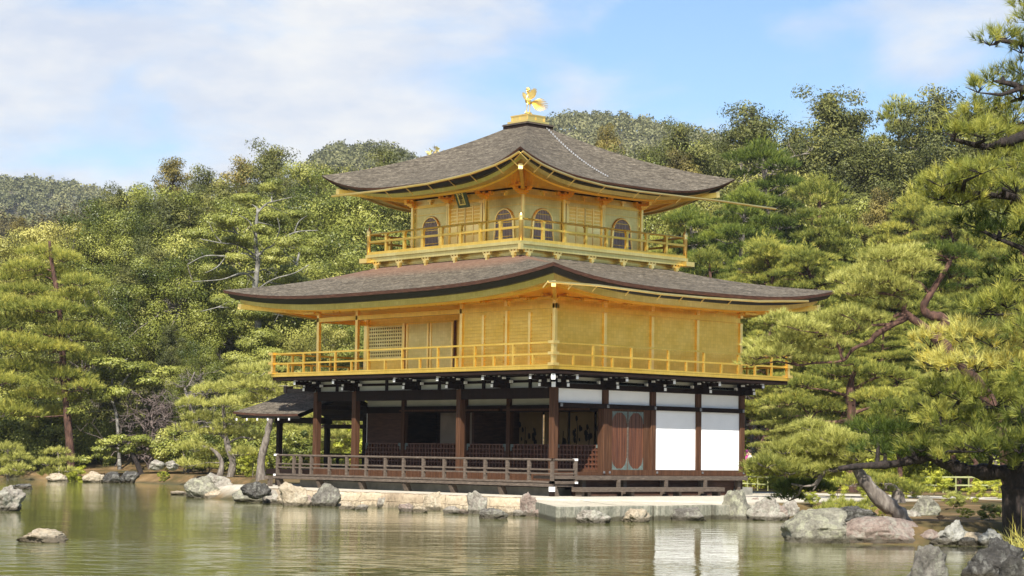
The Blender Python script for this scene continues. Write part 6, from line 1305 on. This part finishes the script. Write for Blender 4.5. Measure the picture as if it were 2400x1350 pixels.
# ---------------------------------------------------------------- fence and visitors
def fence(p0, p1, label, n=4, h=.6):
    a, b = np.array(p0), np.array(p1); root = empty('bamboo_fence', a); tag(root, label, 'fence', 'bamboo garden fences')
    for k in (.45, .95):
        m = MB(); m.tube([a + [0, 0, h * k], b + [0, 0, h * k]], .035, 8); m.build('rail', BAMBOO, root)
    for i in range(n): q = a + (b - a) * i / (n - 1); m = MB(); m.tube([q + [0, 0, -.2], q + [0, 0, h * 1.0]], .03, 8); m.build('post', BAMBOO, root)
def gpt(px, d): q = at(px, 1050, d); q[2] = float(ground_z(q[0], q[1])); return q
fence(gpt(1728, 84), gpt(1800, 84), 'short bamboo fence right behind the pavilion')
fence(gpt(2150, 76), gpt(2480, 76), 'long low bamboo fence across the brown lawn at right', 12)
def person(px, d, h, top, legs, skin, hair, label, yaw, arm):
    b = gpt(px, d); root = empty('person', b); tag(root, label, 'person', 'visitors behind the pavilion')
    V = {'pel': (0, 0, .52), 'belly': (0, .005, .60), 'chest': (0, .0, .72), 'neck': (0, .0, .83), 'head': (0, .02, .90), 'crown': (0, .015, .955)}
    R = {'pel': (.085, .07), 'belly': (.08, .06), 'chest': (.10, .065), 'neck': (.032, .032), 'head': (.048, .056), 'crown': (.035, .04)}
    edges = [('pel', 'belly'), ('belly', 'chest'), ('chest', 'neck'), ('neck', 'head'), ('head', 'crown')]
    for s, sg in (('l', 1), ('r', -1)):
        V['hip' + s] = (sg * .05, 0, .49); V['knee' + s] = (sg * .052, .015 * sg, .27); V['ank' + s] = (sg * .052, -.01 * sg, .04); V['toe' + s] = (sg * .055, .06 - .01 * sg, .018)
        V['sho' + s] = (sg * .105, 0, .785); V['elb' + s] = (sg * .135, -.015 + arm * .05, .61); V['han' + s] = (sg * .12, .05 + arm * .10, .48 + arm * .1); V['fin' + s] = (sg * .118, .07 + arm * .10, .44 + arm * .1)
        R['hip' + s] = (.058, .058); R['knee' + s] = (.038, .04); R['ank' + s] = (.026, .028); R['toe' + s] = (.022, .016); R['sho' + s] = (.038, .036); R['elb' + s] = (.027, .027); R['han' + s] = (.020, .02); R['fin' + s] = (.013, .016)
        edges += [('pel', 'hip' + s), ('hip' + s, 'knee' + s), ('knee' + s, 'ank' + s), ('ank' + s, 'toe' + s), ('chest', 'sho' + s), ('sho' + s, 'elb' + s), ('elb' + s, 'han' + s), ('han' + s, 'fin' + s)]
    ks = list(V); me = bpy.data.meshes.new('body'); me.from_pydata([Vector(V[k]) * h for k in ks], [(ks.index(a), ks.index(b)) for a, b in edges], [])
    o = bpy.data.objects.new('body', me); COL.objects.link(o); md = o.modifiers.new('skin', 'SKIN'); o.modifiers.new('sub', 'SUBSURF').render_levels = 2; o.modifiers['sub'].levels = 2
    for i, k in enumerate(ks): me.skin_vertices[0].data[i].radius = (R[k][0] * h, R[k][1] * h); me.skin_vertices[0].data[i].use_root = (k == 'pel')
    dg = bpy.context.evaluated_depsgraph_get(); dg.update(); bm_ = bpy.data.meshes.new_from_object(o.evaluated_get(dg)); bpy.data.objects.remove(o)
    bm_.materials.clear()
    for mt in (skin, top, legs): bm_.materials.append(mt)
    for p in bm_.polygons:
        z = p.center.z / h; p.use_smooth = True
        p.material_index = 2 if z < .50 else (0 if z > .83 or (z < .52 and abs(p.center.x) > .10 * h) else 1)
    bo = bpy.data.objects.new('body', bm_); COL.objects.link(bo); bo.parent = root
    m = MB(); m.lathe([(.052 * h, -.03 * h), (.060 * h, .0), (.056 * h, .03 * h), (.03 * h, .05 * h), (.002, .055 * h)], (0, .0, .93 * h), 14); q = m.build('hair', hair); q.parent = root
    root.rotation_euler = (0, 0, yaw)
def cloth(n, c): return simple(n, [(.3, tuple(x * .85 for x in c)), (.7, c)], 8, .8)
SKIN = cloth('skin', (.55, .36, .27)); HAIR = cloth('hair', (.03, .022, .018)); DENIM = cloth('dark_trousers', (.05, .055, .08))
person(1752, 93, 1.62, cloth('magenta_coat', (.45, .05, .22)), DENIM, SKIN, cloth('magenta_hat', (.42, .06, .24)), 'visitor in a magenta coat and hat behind the pavilion', 2.0, .4)
person(1758, 90, 1.60, cloth('white_coat', (.75, .73, .70)), DENIM, SKIN, HAIR, 'visitor in a white coat just right of the pavilion wall', 2.6, .2)
person(1772, 95, 1.66, cloth('yellow_jacket', (.55, .42, .08)), DENIM, SKIN, HAIR, 'visitor in a yellow jacket behind the pine needles', 1.2, .1)
person(1838, 97, 1.66, cloth('blue_jacket', (.04, .10, .42)), DENIM, SKIN, HAIR, 'visitor in a blue jacket glimpsed through the pines', .5, .3)

# ---------------------------------------------------------------- undergrowth: one mass of low leaves between the trunks
def undergrowth(name, n, pxr, dr, hmax, seed, mat, cond, per=130, leaf=.075):
    rng = np.random.default_rng(seed); L = Leaves(4)
    for _ in range(n):
        px = rng.uniform(*pxr); d = rng.uniform(*dr); b = at(px, 1050, d); z = float(ground_z(b[0], b[1]))
        if not cond(px, d, b): continue
        h = hmax * (.35 + .65 * rng.random()); tb = rng.normal(.42, .14)
        for k in range(3): spray(L, np.array([b[0], b[1], z + h * (.25 + .28 * k)]) + rng.normal(0, .3, 3) * [1, 1, .3], h * .48, per, rng, leaf, np.array([0, 0, 1.]), 0, tb, .75)
    tag(link(name, L.mesh(name, mat)), kind='stuff')
undergrowth('undergrowth', 450, (-420, 640), (105.5, 122), 2.6, 5, L_BRD, lambda px, d, b: not (250 < px < 470 and d < 108))
undergrowth('undergrowth', 300, (560, 880), (98, 118), 2.4, 6, L_BRD, lambda px, d, b: True)
undergrowth('undergrowth', 420, (1730, 2480), (86, 116), 1.9, 7, L_SHB, lambda px, d, b: abs((b[1] - 12.5) - .25 * b[0]) > 3.2)

# ---------------------------------------------------------------- air
def haze():
    m = MB(); m.box(-1500, 900, -700, 1500, -3, 165)
    mt = bpy.data.materials.new('haze'); mt.use_nodes = True; t = mt.node_tree; t.nodes.clear()
    o = t.nodes.new('ShaderNodeOutputMaterial'); pv = t.nodes.new('ShaderNodeVolumePrincipled')
    pv.inputs['Density'].default_value = .00013; pv.inputs['Color'].default_value = (.82, .90, 1.0, 1); pv.inputs['Anisotropy'].default_value = .1
    t.links.new(pv.outputs[0], o.inputs['Volume'])
    tag(m.build('haze', mt), kind='stuff')
haze()
